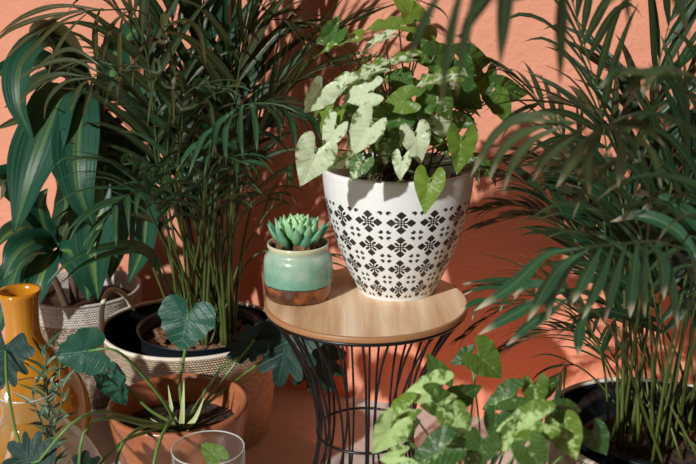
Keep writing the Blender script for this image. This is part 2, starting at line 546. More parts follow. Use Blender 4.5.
mb = MB()
mb.grid([[V((-3.4, -1.2, 0)), V((2.6, -1.2, 0))], [V((-3.4, 3.6, 0)), V((2.6, 3.6, 0))]], [[(0, 0), (1, 0)], [(0, 1), (1, 1)]])
mb.grid([[V((-3.4, 3.6, -0.1)), V((2.6, 3.6, -0.1))], [V((-3.4, -1.2, -0.1)), V((2.6, -1.2, -0.1))]], [[(0, 0), (1, 0)], [(0, 1), (1, 1)]])
structure(mb.build('floor', M['floor'], smooth=False))
mb = MB()
xa, xb = -3.2, 2.4
for (zz0, zz1) in ((0, 2.7),):
    A0 = V((xa, wall_y(xa), 0)); B0 = V((xb, wall_y(xb), 0)); nrm = V((0.36, 1, 0)).normalized() * 0.15; up = V((0, 0, 2.7))
    q = [A0, B0, B0 + up, A0 + up]; q2 = [p + nrm for p in q]
    mb.v = q + q2; mb.uv = [(0, 0)] * 8
    mb.f = [(0, 1, 2, 3), (5, 4, 7, 6), (3, 2, 6, 7), (1, 0, 4, 5), (0, 3, 7, 4), (2, 1, 5, 6)]; mb.m = [0] * 6
structure(mb.build('wall_back', M['wall'], smooth=False))

# ------------------------------------------------------------------ pots and baskets
def soil_part(parent, c, r, z, chips=0, seed=1):
    rr = random.Random(seed); mb = MB(); rows = []; uvs = []
    nr, seg = 10, 36
    for i in range(nr + 1):
        rad = r * i / nr
        rows.append([V((c[0] + rad * math.cos(2 * PI * j / seg), c[1] + rad * math.sin(2 * PI * j / seg), z + 0.006 * noise.noise(V((rad * 40 * math.cos(2 * PI * j / seg), rad * 40 * math.sin(2 * PI * j / seg), seed))))) for j in range(seg)])
        uvs.append([(j / seg, i / nr) for j in range(seg)])
    mb.grid(rows, uvs, closed=True)
    s = mb.build('soil', M['soil'], parent)
    if chips:
        mb = MB()
        for _ in range(chips):
            a = rr.random() * 2 * PI; q = r * 0.96 * math.sqrt(rr.random())
            p = V((c[0] + q * math.cos(a), c[1] + q * math.sin(a), z + 0.005 + rr.random() * 0.006))
            R = Matrix.Rotation(rr.random() * 6, 3, 'Z') @ Matrix.Rotation(rr.uniform(-.6, .6), 3, 'X')
            sx, sy, sz = rr.uniform(.006, .014), rr.uniform(.004, .008), rr.uniform(.002, .004)
            b = len(mb.v)
            for k in range(8):
                e = V(((k & 1) * 2 - 1, ((k >> 1) & 1) * 2 - 1, (k >> 2) * 2 - 1))
                e = V((e.x * sx * rr.uniform(.6, 1), e.y * sy * rr.uniform(.6, 1), e.z * sz))
                mb.v.append(p + R @ e); mb.uv.append((0, 0))
            for f in ((0, 1, 3, 2), (4, 6, 7, 5), (0, 4, 5, 1), (2, 3, 7, 6), (0, 2, 6, 4), (1, 5, 7, 3)):
                mb.f.append(tuple(b + i for i in f)); mb.m.append(0)
        o = mb.build('bark_chips', M['bark'], s, smooth=False); o['kind'] = 'stuff'
    return s


def arc(pr, n=4):
    """smooth a profile with Catmull-Rom"""
    return [(p.x, p.z) for p in spline([V((r, 0, z)) for r, z in pr], n * (len(pr) - 1))]


def strap(mb, pts, width, face=None, n=14, fold=0.25, prof=None, twist=0.0, mi=0, wav=0.0, ph=0.0):
    """leaf blade along points"""
    c = spline(pts, n); rows = []; uvs = []
    face = V((0, -0.85, 0.5)) if face is None else face
    for i, p in enumerate(c):
        t = (c[min(n, i + 1)] - c[max(0, i - 1)]).normalized()
        s = t.cross(face)
        if s.length < 0.15: s = t.cross(face + V((0.5, 0, 0.3)))
        s.normalize()
        u = i / n
        if twist: s = Matrix.Rotation(twist * u, 3, t) @ s
        nn = s.cross(t)
        wd = width * (prof(u) if prof else math.sin(PI * min(1, u * 0.92 + 0.08)) ** 0.7) * 0.5
        row = []; uu = []
        for k, q in enumerate((-1, -0.5, 0, 0.5, 1)):
            z = fold * wd * (abs(q) - 0.5) + wav * width * math.sin(u * 17 + ph + (1.5 if q > 0 else 0)) * abs(q) ** 2
            row.append(p + s * (wd * q) + nn * z); uu.append((0.5 + q * 0.5, u))
        rows.append(row); uvs.append(uu)
    mb.grid(rows, uvs, mi)


def frond(parent, rach, n=22, L=0.14, W=0.016, t0=0.5, ang=48, droop=1.0, mat='palm', color=(0, 1, 0), r=0.0035, lift=0.1, seed=0, Lend=0.55, cut=None, onlyside=0):
    """a feather palm leaf: stalk with two rows of drooping leaflets"""
    rr = random.Random(seed * 13 + 5)
    n = max(6, int(n * 0.72)); W = W * 0.92; L = L * 1.32
    c = spline(rach, 60); mb = MB(); st = MB()
    st.tube(c[::2], r, r * 0.35, k=6)
    for i in range(n):
        f = i / (n - 1); t = t0 + (0.995 - t0) * f
        ix = t * 60; k = min(59, int(ix)); p = c[k].lerp(c[k + 1], ix - k)
        T = (c[min(60, k + 2)] - c[max(0, k - 1)]).normalized()
        side = T.cross(V((0, 0, 1)))
        if side.length < 0.25: side = T.cross(V((0.3, -1, 0.2)))
        side.normalize(); up = side.cross(T)
        ln = L * (0.62 + 0.38 * math.sin(PI * min(1, 0.12 + f * 0.95))) * (1 - (1 - Lend) * f ** 3)
        for sg in (-1, 1):
            if onlyside and sg != onlyside: continue
            if rr.random() < 0.12: continue
            t_ = min(.995, t + rr.uniform(-.5, .5) * (0.995 - t0) / n); ix = t_ * 60; k = min(59, int(ix)); p = c[k].lerp(c[k + 1], ix - k)
            a = math.radians(ang * (1 - 0.55 * f) + rr.uniform(-13, 13))
            d = T * math.cos(a) + side * (sg * math.sin(a)) + up * (lift + rr.uniform(-.12, .12))
            d.normalize()
            l = ln * rr.uniform(0.85, 1.12); q = p.copy(); pts = [q.copy()]; m_ = 5
            g = droop * rr.uniform(0.5, 1.5)
            for s_ in range(m_):
                d = (d + V((0, 0, -1)) * g * 0.30 * (0.05 + 1.5 * (s_ / m_) ** 1.4)).normalized()
                q = q + d * (l / m_); pts.append(keep_off_wall(q.copy(), 0.012))
            fc = (up + side * (-0.35 * sg)).normalized()
            strap(mb, pts, W * rr.uniform(0.85, 1.15), face=fc, n=9, fold=0.35, prof=lambda u: (min(1, u * 3 + 0.25)) * (1 - u ** 1.9) + 0.01, mi=0)
    if len(mb.f) == 0: return None
    o = mb.build('frond', M[mat], parent, color=color)
    st.build('leaf_stalk', M['palms'], o)
    return o


# ------------------------------------------------------------------ broad leaves
SYN = [(0, 1.0), (0.05, 0.90), (0.155, 0.68), (0.27, 0.43), (0.345, 0.2), (0.36, 0.0), (0.345, -0.13), (0.285, -0.25), (0.20, -0.29), (0.12, -0.20), (0.06, -0.06), (0.0, 0.02)]
HEART = [(0, 1.0), (0.12, 0.88), (0.25, 0.78), (0.30, 0.62), (0.42, 0.52), (0.44, 0.34), (0.54, 0.20), (0.52, 0.0), (0.50, -0.14), (0.40, -0.28), (0.26, -0.33), (0.12, -0.25), (0.04, -0.08), (0, 0.02)]
LOBED = [(0, 1.0), (0.09, 0.93), (0.13, 0.76), (0.16, 0.64), (0.24, 0.74), (0.36, 0.78), (0.41, 0.68), (0.36, 0.52), (0.35, 0.42), (0.46, 0.46), (0.58, 0.42), (0.58, 0.30), (0.48, 0.20), (0.50, 0.10), (0.62, 0.02), (0.60, -0.12), (0.46, -0.18), (0.40, -0.28), (0.28, -0.34), (0.16, -0.24), (0.05, -0.08), (0, 0.0)]
LOBED_OLD = [(0, 1.0), (0.08, 0.88), (0.09, 0.66), (0.16, 0.60), (0.30, 0.78), (0.37, 0.70), (0.32, 0.50), (0.30, 0.38), (0.44, 0.44), (0.56, 0.46), (0.56, 0.34), (0.40, 0.18), (0.42, 0.10), (0.58, 0.08), (0.62, -0.02), (0.50, -0.12), (0.38, -0.14), (0.38, -0.26), (0.28, -0.34), (0.16, -0.24), (0.05, -0.08), (0, 0.0)]


def broad(parent, shape, origin, fw, nrm, size, mat, color=(0, 0, 1), fold=0.25, droop=0.25, cup=0.0, wav=0.03, wide=1.0, name='leaf', seed=0, base=None, stalk='stalk', sr=0.0016, mid=None, asym=0.0, stalkname='leaf_stalk'):
    """heart or arrow shaped leaf; origin = where the stalk joins"""
    rr = random.Random(seed * 7 + 3)
    fw = fw.normalized(); nrm = (nrm - fw * nrm.dot(fw)).normalized(); sd = fw.cross(nrm)
    half = [(p.x, p.z) for p in spline([V((a, 0, b)) for a, b in shape], len(shape) * 2)]
    outl = half + [(-a, b) for a, b in half[-2:0:-1]]
    cy = 0.22; nr = 6
    mb = MB(); ph1, ph2 = rr.random() * 6, rr.random() * 6
    sx = wide * (1 + rr.uniform(-.08, .08))
    def pt(a, b, ring):
        a2 = a * sx + asym * a * a * 0.5; x = a2 * size
        L_ = size
        # along-leaf droop as a bend
        th = droop * b * abs(b) * 0.9 if b > 0 else droop * 0.6 * b * b
        y = b * L_ * (1 - 0.18 * droop * b)
        z = -th * L_ * 0.55 + fold * abs(a2) * L_ + cup * a2 * a2 * L_ - fold * 0.6 * a2 * a2 * L_
        z += wav * L_ * ring * ring * math.sin(math.atan2(a, b - cy) * 7 + ph1)
        z += wav * 0.6 * L_ * math.sin(b * 9 + ph2) * ring
        return origin + sd * x + fw * y + nrm * z
    mb.v.append(pt(0, cy, 0)); mb.uv.append((0, cy))
    no = len(outl)
    for r_ in range(1, nr + 1):
        f = r_ / nr
        for (a, b) in outl:
            A_, B_ = a * f, cy + (b - cy) * f
            p = pt(A_, B_, f)
            mb.v.append(keep_off_wall(p, 0.01)); mb.uv.append((A_, B_))
    for j in range(no):
        k = (j + 1) % no
        mb.f.append((0, 1 + j, 1 + k)); mb.m.append(0)
        for r_ in range(nr - 1):
            a0 = 1 + r_ * no; a1 = a0 + no
            mb.f.append((a0 + j, a1 + j, a1 + k, a0 + k)); mb.m.append(0)
    o = mb.build(name, mat, parent, color=color)
    if base is not None:
        st = MB()
        j0 = pt(0, 0.02, 0)
        md = mid if mid is not None else (j0.lerp(base, 0.5) + V((0, 0, 0.25 * (j0 - base).length * 0.35)))
        pts = [base] + (md if isinstance(md, list) else [md]) + [j0, pt(0, 0.12, 0)]
        st.tube(spline(pts, 20), sr * 1.25, sr * 0.8, k=6)
        st.build(stalkname, M[stalk], o)
    return o


def img_frame(ang, pitch=0.0, roll=0.0):
    """leaf axes: ang = direction of the tip as seen from the front, pitch = towards viewer(+), roll about the axis"""
    a = math.radians(ang)
    f = RGT * math.cos(a) + UPV * math.sin(a)
    nv = -FWD
    s = f.cross(nv)
    Rm = Matrix.Rotation(math.radians(-pitch), 3, s)
    f2 = Rm @ f; n2 = Rm @ nv
    n2 = Matrix.Rotation(math.radians(roll), 3, f2) @ n2
    return f2, n2


# ================================================================== SIDE TABLE
TC = V((0.032, 1.61, 0)); TZ = 0.45; TR = 0.18
t = thing('side_table', 'round wooden side table on a waisted cage of black wires, carrying two pots', 'table', TC)
mb = MB(); mb.lathe([(0, TZ), (0.06, TZ), (0.12, TZ), (TR - 0.004, TZ), (TR - 0.001, TZ - 0.001), (TR, TZ - 0.004), (TR, TZ - 0.009), (TR - 0.002, TZ - 0.011), (0.1, TZ - 0.011), (0, TZ - 0.011)], 96, c=TC, mis=[0, 0, 0, 1, 1, 1, 1, 1, 1])
mb.build('table_top', [M['top'], M['edge']], t, smooth=False)
mb = MB(); z0 = TZ - 0.0115
mb.lathe([(TR - 0.022, z0), (TR - 0.004, z0), (TR - 0.002, z0 - 0.002), (TR - 0.004, z0 - 0.006), (TR - 0.022, z0 - 0.006), (TR - 0.022, z0)], 96, c=TC)
mb.build('rim_band', M['black'], t)
ZW = 0.195
def leg_r(z):
    if z > ZW: return 0.087 + 0.083 * ((z - ZW) / (z0 - 0.008 - ZW)) ** 2.0
    return 0.087 + 0.062 * ((ZW - z) / ZW) ** 1.9
for k in range(26):
    a = 2 * PI * (k + 0.3) / 26
    pts = []
    for i in range(15):
        z = 0.004 + (z0 - 0.010) * i / 14; r = leg_r(z)
        aa = a + 0.05 * math.sin(i / 14 * PI * 1.0) * (1 if k % 2 else -1)
        pts.append(TC + V((r * math.cos(aa), r * math.sin(aa), z)))
    mb = MB(); mb.tube(spline(pts, 28), 0.0022, k=7); mb.build('wire_leg', M['black'], t)
def ring(parent, c, r, z, tr, name='ring', mat='black', seg=64):
    mb = MB(); rows = []; uvs = []
    for i in range(seg):
        a = 2 * PI * i / seg; d = V((math.cos(a), math.sin(a), 0))
        rows.append([V(c) + d * (r + tr * math.cos(2 * PI * q / 8)) + V((0, 0, z + tr * math.sin(2 * PI * q / 8))) for q in range(8)]); uvs.append([(q / 8, i / seg) for q in range(8)])
    rows.append(rows[0]); uvs.append(uvs[0])
    mb.grid(rows, uvs, closed=True); return mb.build(name, M[mat], parent)
ring(t, TC, 0.0885, ZW, 0.0026, 'waist_ring')
ring(t, TC, 0.150, 0.0035, 0.0033, 'base_ring')

# ================================================================== MINT POT WITH SUCCULENT
SC = P(295, 292, 1.625); SC.z = TZ
SC = V((-0.088, 1.627, TZ + 0.0002))
t = thing('potted_succulent', 'small mint green ceramic pot with copper base holding a pointed-leaf succulent', 'potted plant', SC)
prof = arc([(0.0, 0.0), (0.050, 0.0), (0.056, 0.004), (0.0605, 0.018), (0.0615, 0.045), (0.0605, 0.070), (0.056, 0.080), (0.0525, 0.084), (0.0525, 0.090), (0.0545, 0.096), (0.053, 0.100), (0.050, 0.098), (0.048, 0.090), (0.047, 0.080), (0.0, 0.078)], 5)
mb = MB(); mb.lathe(prof, 72, c=SC); o = mb.build('pot', M['mint'], t, loc=SC)
soil_part(t, SC, 0.0478, SC.z + 0.091, 60, 4)
nl = 46
for i in range(nl):
    f = i / (nl - 1)                       # 0 centre, 1 outside
    a = i * 2.39996
    inc = math.radians(88 - 48 * f ** 1.2)  # steepness
    r0 = 0.004 + 0.026 * f; ln = 0.034 + 0.008 * f; wd = 0.0080 + 0.0012 * f
    z = SC.z + 0.126 - 0.032 * f ** 1.1 + rnd.uniform(-.001, .002)
    d = V((math.cos(a), math.sin(a), 0)); h0 = V((SC.x, SC.y, z)) + d * r0 - V((0, 0, 0.012 * (1 - f)))
    T = (d * math.cos(inc) + V((0, 0, math.sin(inc)))).normalized(); sd = T.cross(V((0, 0, 1)))
    if sd.length < .1: sd = V((1, 0, 0))
    sd.normalize(); nn = sd.cross(T)
    mb = MB(); rows = []; uvs = []
    for q in range(9):
        u = q / 8; w0 = wd * (0.45 + 0.75 * math.sin(min(1.0, u * 1.15) * PI * 0.62)) * (1 - u ** 3.2) + 0.0003
        cc = h0 + T * (ln * u) + (-nn if False else V((0, 0, 1))) * (ln * 0.22 * u * u * f)
        th = w0 * 0.62
        rows.append([cc + sd * (w0 * math.cos(2 * PI * k / 10)) + nn * (th * math.sin(2 * PI * k / 10) * (0.6 if math.sin(2 * PI * k / 10) > 0 else 1.1)) for k in range(10)])
        uvs.append([(k / 10, u) for k in range(10)])
    mb.grid(rows, uvs, closed=True)
    b = len(mb.v); mb.f.append(tuple(range(b - 10, b))); mb.m.append(0)
    mb.build('leaf', M['succ'], t, color=(max(0, min(1, f * 1.5 - 0.55)), 0, 0))

# ================================================================== PATTERNED POT WITH ARROWHEAD PLANT
PC = V((0.088, 1.665, TZ + 0.0002))
t = thing('potted_arrowhead_plant', 'large white pot with brown rosette pattern holding a variegated arrowhead plant, on the side table', 'potted plant', PC)
syn_main = t
outer = arc([(0.0, 0.0), (0.066, 0.0), (0.070, 0.004), (0.086, 0.035), (0.106, 0.085), (0.121, 0.135), (0.1295, 0.180), (0.133, 0.212), (0.134, 0.226), (0.1325, 0.2295), (0.1285, 0.2285), (0.127, 0.220), (0.1245, 0.200), (0.122, 0.185)], 6)
mb = MB(); mb.lathe(outer, 96, c=PC)
# arclength of the profile where the decoration runs
L = 0; ys = []
for i in range(1, len(outer)):
    L += math.hypot(outer[i][0] - outer[i - 1][0], outer[i][1] - outer[i - 1][1]); ys.append((L, outer[i][1], outer[i][0]))
ya = min(ys, key=lambda q: abs(q[1] - 0.006) + (10 if q[2] < 0.069 else 0))[0]
yb = min(ys, key=lambda q: abs(q[1] - 0.183) + (10 if q[0] > 0.28 else 0))[0]
ROWH = (yb - ya) / 4
M['rosette'] = mat_tile_pot(14, ROWH, ya, yb)
o = mb.build('pot', M['rosette'], t, loc=PC)
soil_part(t, PC, 0.1235, PC.z + 0.188, 40, 9)

def syn_leaf(parent, px, py, Y, lpx, ang, var, yel=0.1, vein=0.7, pitch=10, roll=0, mat='syn', base=None, seed=0, fold=0.3, droop=0.45, wide=1.12, stalk='rstalk', shape=SYN):
    p = P(px, py, Y)
    size = lpx / F_PX * (p - CAM).length / 1.22 * 1.06
    f, n_ = img_frame(ang, pitch, roll)
    org = p - f * (size * 0.34)
    org = keep_off_wall(org, 0.02)
    return broad(parent, shape, org, f, n_, size, M[mat], (var, yel, vein), fold=fold, droop=droop, base=base, seed=seed, wide=wide, stalk=stalk)

PB = lambda: PC + V((rnd.uniform(-.045, .045), rnd.uniform(-.04, .03), 0.185))
main_leaves = [
    # px, py, Y, length px, tip angle, variegation, yellow, vein, pitch, roll
    (408, 10, 1.62, 46, 128, 0.0, 1.0, .9, -20, 30),
    (384, 26, 1.60, 52, 176, 0.1, .8, 1, 40, -25),
    (336, 44, 1.56, 54, 192, 0.3, .9, .8, 45, 30),
    (375, 42, 1.55, 42, 200, 0.7, .7, .6, 40, 15),
    (316, 98, 1.50, 46, 238, 0.85, .4, 1.0, 25, -30),
    (360, 76, 1.52, 56, 196, 0.55, .6, .8, 45, 15),
    (360, 94, 1.50, 48, 186, 0.8, .3, .7, 25, 10),
    (328, 122, 1.50, 44, 235, 0.25, .9, .7, 30, 35),
    (311, 163, 1.45, 54, 246, 0.85, .5, 1.0, 10, -8),
    (331, 135, 1.47, 40, 236, 0.85, .5, 1.0, 20, 20),
    (364, 135, 1.45, 52, 232, 0.85, .4, 1.0, 15, 20),
    (358, 168, 1.45, 32, 235, 0.35, .2, 1, 5, 15),
    (344, 163, 1.47, 30, 215, 0.5, .8, .7, 20, -40),
    (398, 102, 1.50, 42, 188, 0.05, .7, .5, 20, 5),
    (398, 124, 1.52, 42, 250, 0.0, .15, .6, 15, 10),
    (417, 144, 1.47, 42, 282, 0.8, .3, .8, 5, 0),
    (401, 166, 1.45, 30, 262, 0.75, .3, .8, 8, 15),
    (461, 150, 1.50, 48, 268, 0.15, .8, .8, 0, -15),
    (428, 191, 1.44, 46, 262, 0.0, 1.0, 1, -5, 5),
    (434, 80, 1.50, 54, 184, 0.45, .8, .6, 55, 5),
    (398, 60, 1.54, 46, 186, 0.5, .7, .6, 55, 0),
    (443, 105, 1.52, 40, 300, 0.2, .4, .6, 20, 10),
    (425, 108, 1.53, 36, 255, 0.1, .4, .6, 10, 20),
    (375, 110, 1.53, 34, 215, 0.2, .5, .6, 25, 0),
    (472, 62, 1.62, 50, 352, 0.0, .1, .5, 20, 30),
    (468, 98, 1.60, 44, 320, 0.0, .1, .5, 20, 25),
    (508, 92, 1.66, 46, 350, 0.0, .25, .5, 10, 20),
    (502, 108, 1.64, 40, 305, 0.1, .6, .5, 0, -20),
    (485, 84, 1.66, 36, 270, 0.0, .1, .4, 0, 20),
    (443, 55, 1.60, 44, 20, 0.0, .2, .5, 30, 0),
    (395, 78, 1.60, 36, 160, 0.2, .3, .5, 30, 0),
    (427, 35, 1.66, 40, 40, 0.1, .5, .6, 20, 10),
    (352, 118, 1.56, 36, 225, 0.3, .3, .5, 20, 0),
    (386, 148, 1.52, 34, 265, 0.3, .3, .8, 10, 0),
    (438, 128, 1.56, 36, 285, 0.1, .5, .6, 10, 0),
]
for i, (px, py, Y, l, an, va, ye, ve, pi_, ro) in enumerate(main_leaves):
    if pi_ >= 40: pi_, ro = 8, (58 + ro * .2) * (1 if 90 < an < 270 else -1)
    syn_leaf(t, px, py, Y, l, an, va, ye, ve, pi_, ro, base=PB(), seed=i, fold=0.25 if i not in (4, 10) else 0.7)
# rest of the bush, round the back and inside
for i in range(44):
    a = rnd.uniform(0, 2 * PI); rr_ = rnd.uniform(0.02, 0.15); hh = rnd.uniform(0.04, 0.24)
    c = PC + V((rr_ * math.cos(a), rr_ * math.sin(a) * 0.9 + 0.02, 0.19 + hh * (1 - (rr_ / 0.22) ** 2)))
    dv = V((math.cos(a), math.sin(a), rnd.uniform(-.9, .1))); nv = V((math.cos(a) * .5, math.sin(a) * .5 - .3, 1))
    broad(t, SYN, keep_off_wall(c, .03), dv, nv, rnd.uniform(.04, .06), M['syn'], (rnd.choice((0, .1, .2, .5)), rnd.uniform(0, .5), .6), fold=.3, droop=.5, base=PB(), seed=100 + i, stalk='rstalk')
for i in range(22):
    px, py = rnd.uniform(325, 475), rnd.uniform(35, 150)
    an = 270 + (px - 400) * .7 + rnd.uniform(-35, 35)
    syn_leaf(t, px, py, rnd.uniform(1.54, 1.62), rnd.uniform(28, 40), an, rnd.choice((0, .1, .3, .7)), rnd.uniform(0, .5), .7, rnd.uniform(0, 35), rnd.uniform(-35, 35), base=PB(), seed=160 + i)

# ================================================================== LOWER ARROWHEAD PLANT
LC = V((0.185, 1.225, 0))
t = thing('potted_arrowhead_plant', 'low pale-veined arrowhead plant in front of the side table legs', 'potted plant', LC)
mb = MB(); mb.lathe(arc([(0, 0.001), (0.060, 0.001), (0.064, 0.005), (0.078, 0.12), (0.088, 0.20), (0.0885, 0.206), (0.086, 0.207), (0.083, 0.20), (0.08, 0.17), (0, 0.168)], 3), 48, c=LC)
mb.build('pot', M['bowl'], t)
soil_part(t, LC, 0.081, 0.186, 0, 3)
low = [
    (436, 370, 1.30, 38, 110, 0.0, .3, .4, 0, 25),
    (488, 363, 1.28, 50, 318, 0.0, .55, .7, 10, -15),
    (463, 358, 1.32, 28, 200, 0.0, .1, .3, 0, 20),
    (425, 392, 1.18, 56, 190, 0.75, .5, .6, 8, 42),
    (445, 405, 1.15, 48, 340, 0.3, .3, .7, 10, -40),
    (398, 413, 1.16, 44, 205, 0.4, .9, .7, 8, 48),
    (386, 436, 1.12, 54, 240, 0.8, .5, .7, 12, -8),
    (408, 427, 1.13, 34, 20, 0.85, .5, .6, 20, 0),
    (459, 424, 1.12, 46, 300, 0.5, .6, .7, 10, 15),
    (431, 456, 1.08, 62, 208, 0.15, .1, 1.0, 8, 36),
    (466, 394, 1.22, 38, 20, 0.0, .1, .5, 5, 10),
    (503, 399, 1.16, 46, 200, 0.15, .2, 1.0, 8, 38),
    (535, 396, 1.18, 40, 275, 0.25, .5, .9, 5, -10),
    (524, 424, 1.10, 60, 190, 0.45, .7, .9, 8, 38),
    (508, 440, 1.10, 40, 235, 0.5, .4, .6, 15, 0),
    (568, 439, 1.12, 52, 292, 0.3, .8, .9, 5, 10),
    (568, 412, 1.18, 42, 350, 0.1, .2, .5, 20, 10),
    (598, 441, 1.18, 40, 300, 0.0, .05, .5, 5, 10),
    (480, 452, 1.10, 48, 262, 0.1, .2, .7, 15, 0),
    (535, 458, 1.06, 50, 300, 0.1, .3, .8, 15, 0),
    (550, 385, 1.24, 28, 30, 0.1, .2, .5, 10, 0),
    (394, 458, 1.10, 36, 200, 0.7, .4, .5, 20, 0),
    (520, 410, 1.20, 30, 60, 0.3, .4, .6, 10, 0),
    (455, 440, 1.14, 40, 240, 0.1, .1, .6, 15, 0),
    (495, 425, 1.16, 36, 260, 0.1, .1, .6, 10, 0),
]
for i, (px, py, Y, l, an, va, ye, ve, pi_, ro) in enumerate(low):
    b = LC + V((rnd.uniform(-.03, .03), rnd.uniform(-.03, .03), 0.185))
    syn_leaf(t, px, py, Y, l, an, va, ye, ve, pi_, ro, mat='syn2', base=b, seed=200 + i, stalk='stalk', wide=1.12)
for i in range(40):
    a = rnd.uniform(0, 2 * PI); r_ = rnd.uniform(0.02, 0.14)
    c = LC + V((r_ * math.cos(a), r_ * math.sin(a), 0.305 + rnd.uniform(-.06, .05) - r_ * .6))
    dv = V((math.cos(a), math.sin(a), rnd.uniform(-.7, .1)))
    broad(t, SYN, c, dv, V((dv.x * .4, dv.y * .4 - .2, 1)), rnd.uniform(.04, .055), M['syn2'], (rnd.choice((0, .1, .4)), .2, .8), base=LC + V((0, 0, .185)), seed=300 + i)

# ================================================================== BASKETS
def basket(C, R0, R1, H, label, group, wob=0.0, handles=(), mat='weave', wobph=0.0, name='woven_basket'):
    t = thing(name, label, 'basket', C, group)
    seg = 120
    def ring_pts(r, z, k=0):
        out = []
        for q in range(seg):
            a = 2 * PI * q / seg; f = z / H
            rr_ = r * (1 + wob * f * f * math.cos(2 * a + wobph)); zz = z + wob * 0.25 * H * f * f * f * math.cos(2 * a + wobph + 0.5)
            out.append(C + V((rr_ * math.cos(a), rr_ * math.sin(a), zz)))
        return out
    def shell(prof):
        mb = MB(); rows = []; uvs = []; L = 0
        for i, (r, z) in enumerate(prof):
            if i: L += math.hypot(r - prof[i - 1][0], z - prof[i - 1][1])
            rows.append(ring_pts(r, z)); uvs.append([(q / seg, L) for q in range(seg)])
        # repeat first column so that the uv has no seam jump
        rows = [r + [r[0]] for r in rows]; uvs = [u + [(1.0, u[0][1])] for u in uvs]
        mb.grid(rows, uvs); return mb
    nrow = 40
    prof = [(0.0, 0.002), (R0 * 0.5, 0.002), (R0 * 0.97, 0.002)]
    for i in range(nrow + 1):
        f = i / nrow
        prof.append((R0 + (R1 - R0) * (math.sin(f * PI / 2) * 0.6 + f * 0.4) + 0.0012 * (i % 2), 0.004 + (H - 0.004) * f))
    shell(prof).build('body', M[mat], t)
    ins = [(R1 - 0.002, H - 0.001)] + [(R0 + (R1 - R0) * (math.sin(f * PI / 2) * 0.6 + f * 0.4) - 0.006, 0.006 + (H - 0.010) * f) for f in (0.97, 0.8, 0.6, 0.4, 0.2, 0.0)] + [(R0 * 0.5, 0.006), (0, 0.006)]
    shell(ins).build('lining', M['liner'], t)
    mb = MB(); c = ring_pts(R1 - 0.001, H + 0.001); c = c + [c[0], c[1]]
    mb.tube(c, 0.0045, k=8, cap=False); mb.build('rim_piping', M['piping'], t)
    for ha in handles:
        a0, a1, hh, out = ha; pts = []
        for i in range(9):
            f = i / 8; a = math.radians(a0 + (a1 - a0) * f); r = R1 * (1 + wob * math.cos(2 * a + wobph)) + out * math.sin(PI * f)
            pts.append(C + V((r * math.cos(a), r * math.sin(a), H - 0.012 + wob * 0.25 * H * math.cos(2 * a + wobph + 0.5) + hh * math.sin(PI * f) ** 0.7)))
        mb = MB(); mb.tube(spline(pts, 24), 0.0058, k=8); mb.build('handle', M['piping'], t)
    return t

BC = V((-0.345, 1.995, 0))
basket(BC, 0.165, 0.188, 0.245, 'woven seagrass basket with cream rim around the black palm pot, behind the reddish planter', 'seagrass baskets', wob=0.05, wobph=0.4, handles=((142, 186, 0.075, 0.0), (-30, 14, 0.05, 0.004)))
RC = V((0.53, 1.44, 0))
basket(RC, 0.165, 0.195, 0.285, 'woven basket with pale rim under the tall palm at the right edge', 'seagrass baskets', wob=0.03, wobph=1.0)


def nursery_pot(parent, C, r, z0, z1):
    mb = MB(); mb.lathe(arc([(0, z0), (r * .78, z0), (r * .8, z0 + .005), (r * .98, z1 - .02), (r * 1.03, z1 - .016), (r * 1.03, z1), (r * .98, z1), (r * .95, z1 - .03), (r * .91, z1 - .06), (0, z1 - .062)], 3), 64, c=V((C.x, C.y, 0)))
    mb.build('pot', M['nursery'], parent)


def leafy(parent, rach, leaflets, W, mat, color, r=.003, stalk=True):
    c = spline(rach, 40); st = MB(); st.tube(c, r, r * .4, k=6); mb = MB()
    for k, lf in enumerate(leaflets):
        wm = 1.0
        if isinstance(lf, tuple): wm, lf = lf
        q = pts3(lf)
        d = q[0] - min(c, key=lambda p: (p - q[0]).length)      # join the leaflet to the stalk
        q = [min(c, key=lambda p: (p - q[0]).length)] + ([q[0]] if d.length > .01 else []) + q[1:]
        strap(mb, q, W * wm * rnd.uniform(.9, 1.1), face=V((rnd.uniform(-.4, .4), -.8, .5)), n=14, fold=.35, prof=lambda u: (.16 + .84 * min(1, u * 1.9) ** 1.3) * (1 - u ** 3.2) + .01)
    o = mb.build('frond', M[mat], parent, color=color)
    st.build('leaf_stalk', M['palms'], o)
    return o


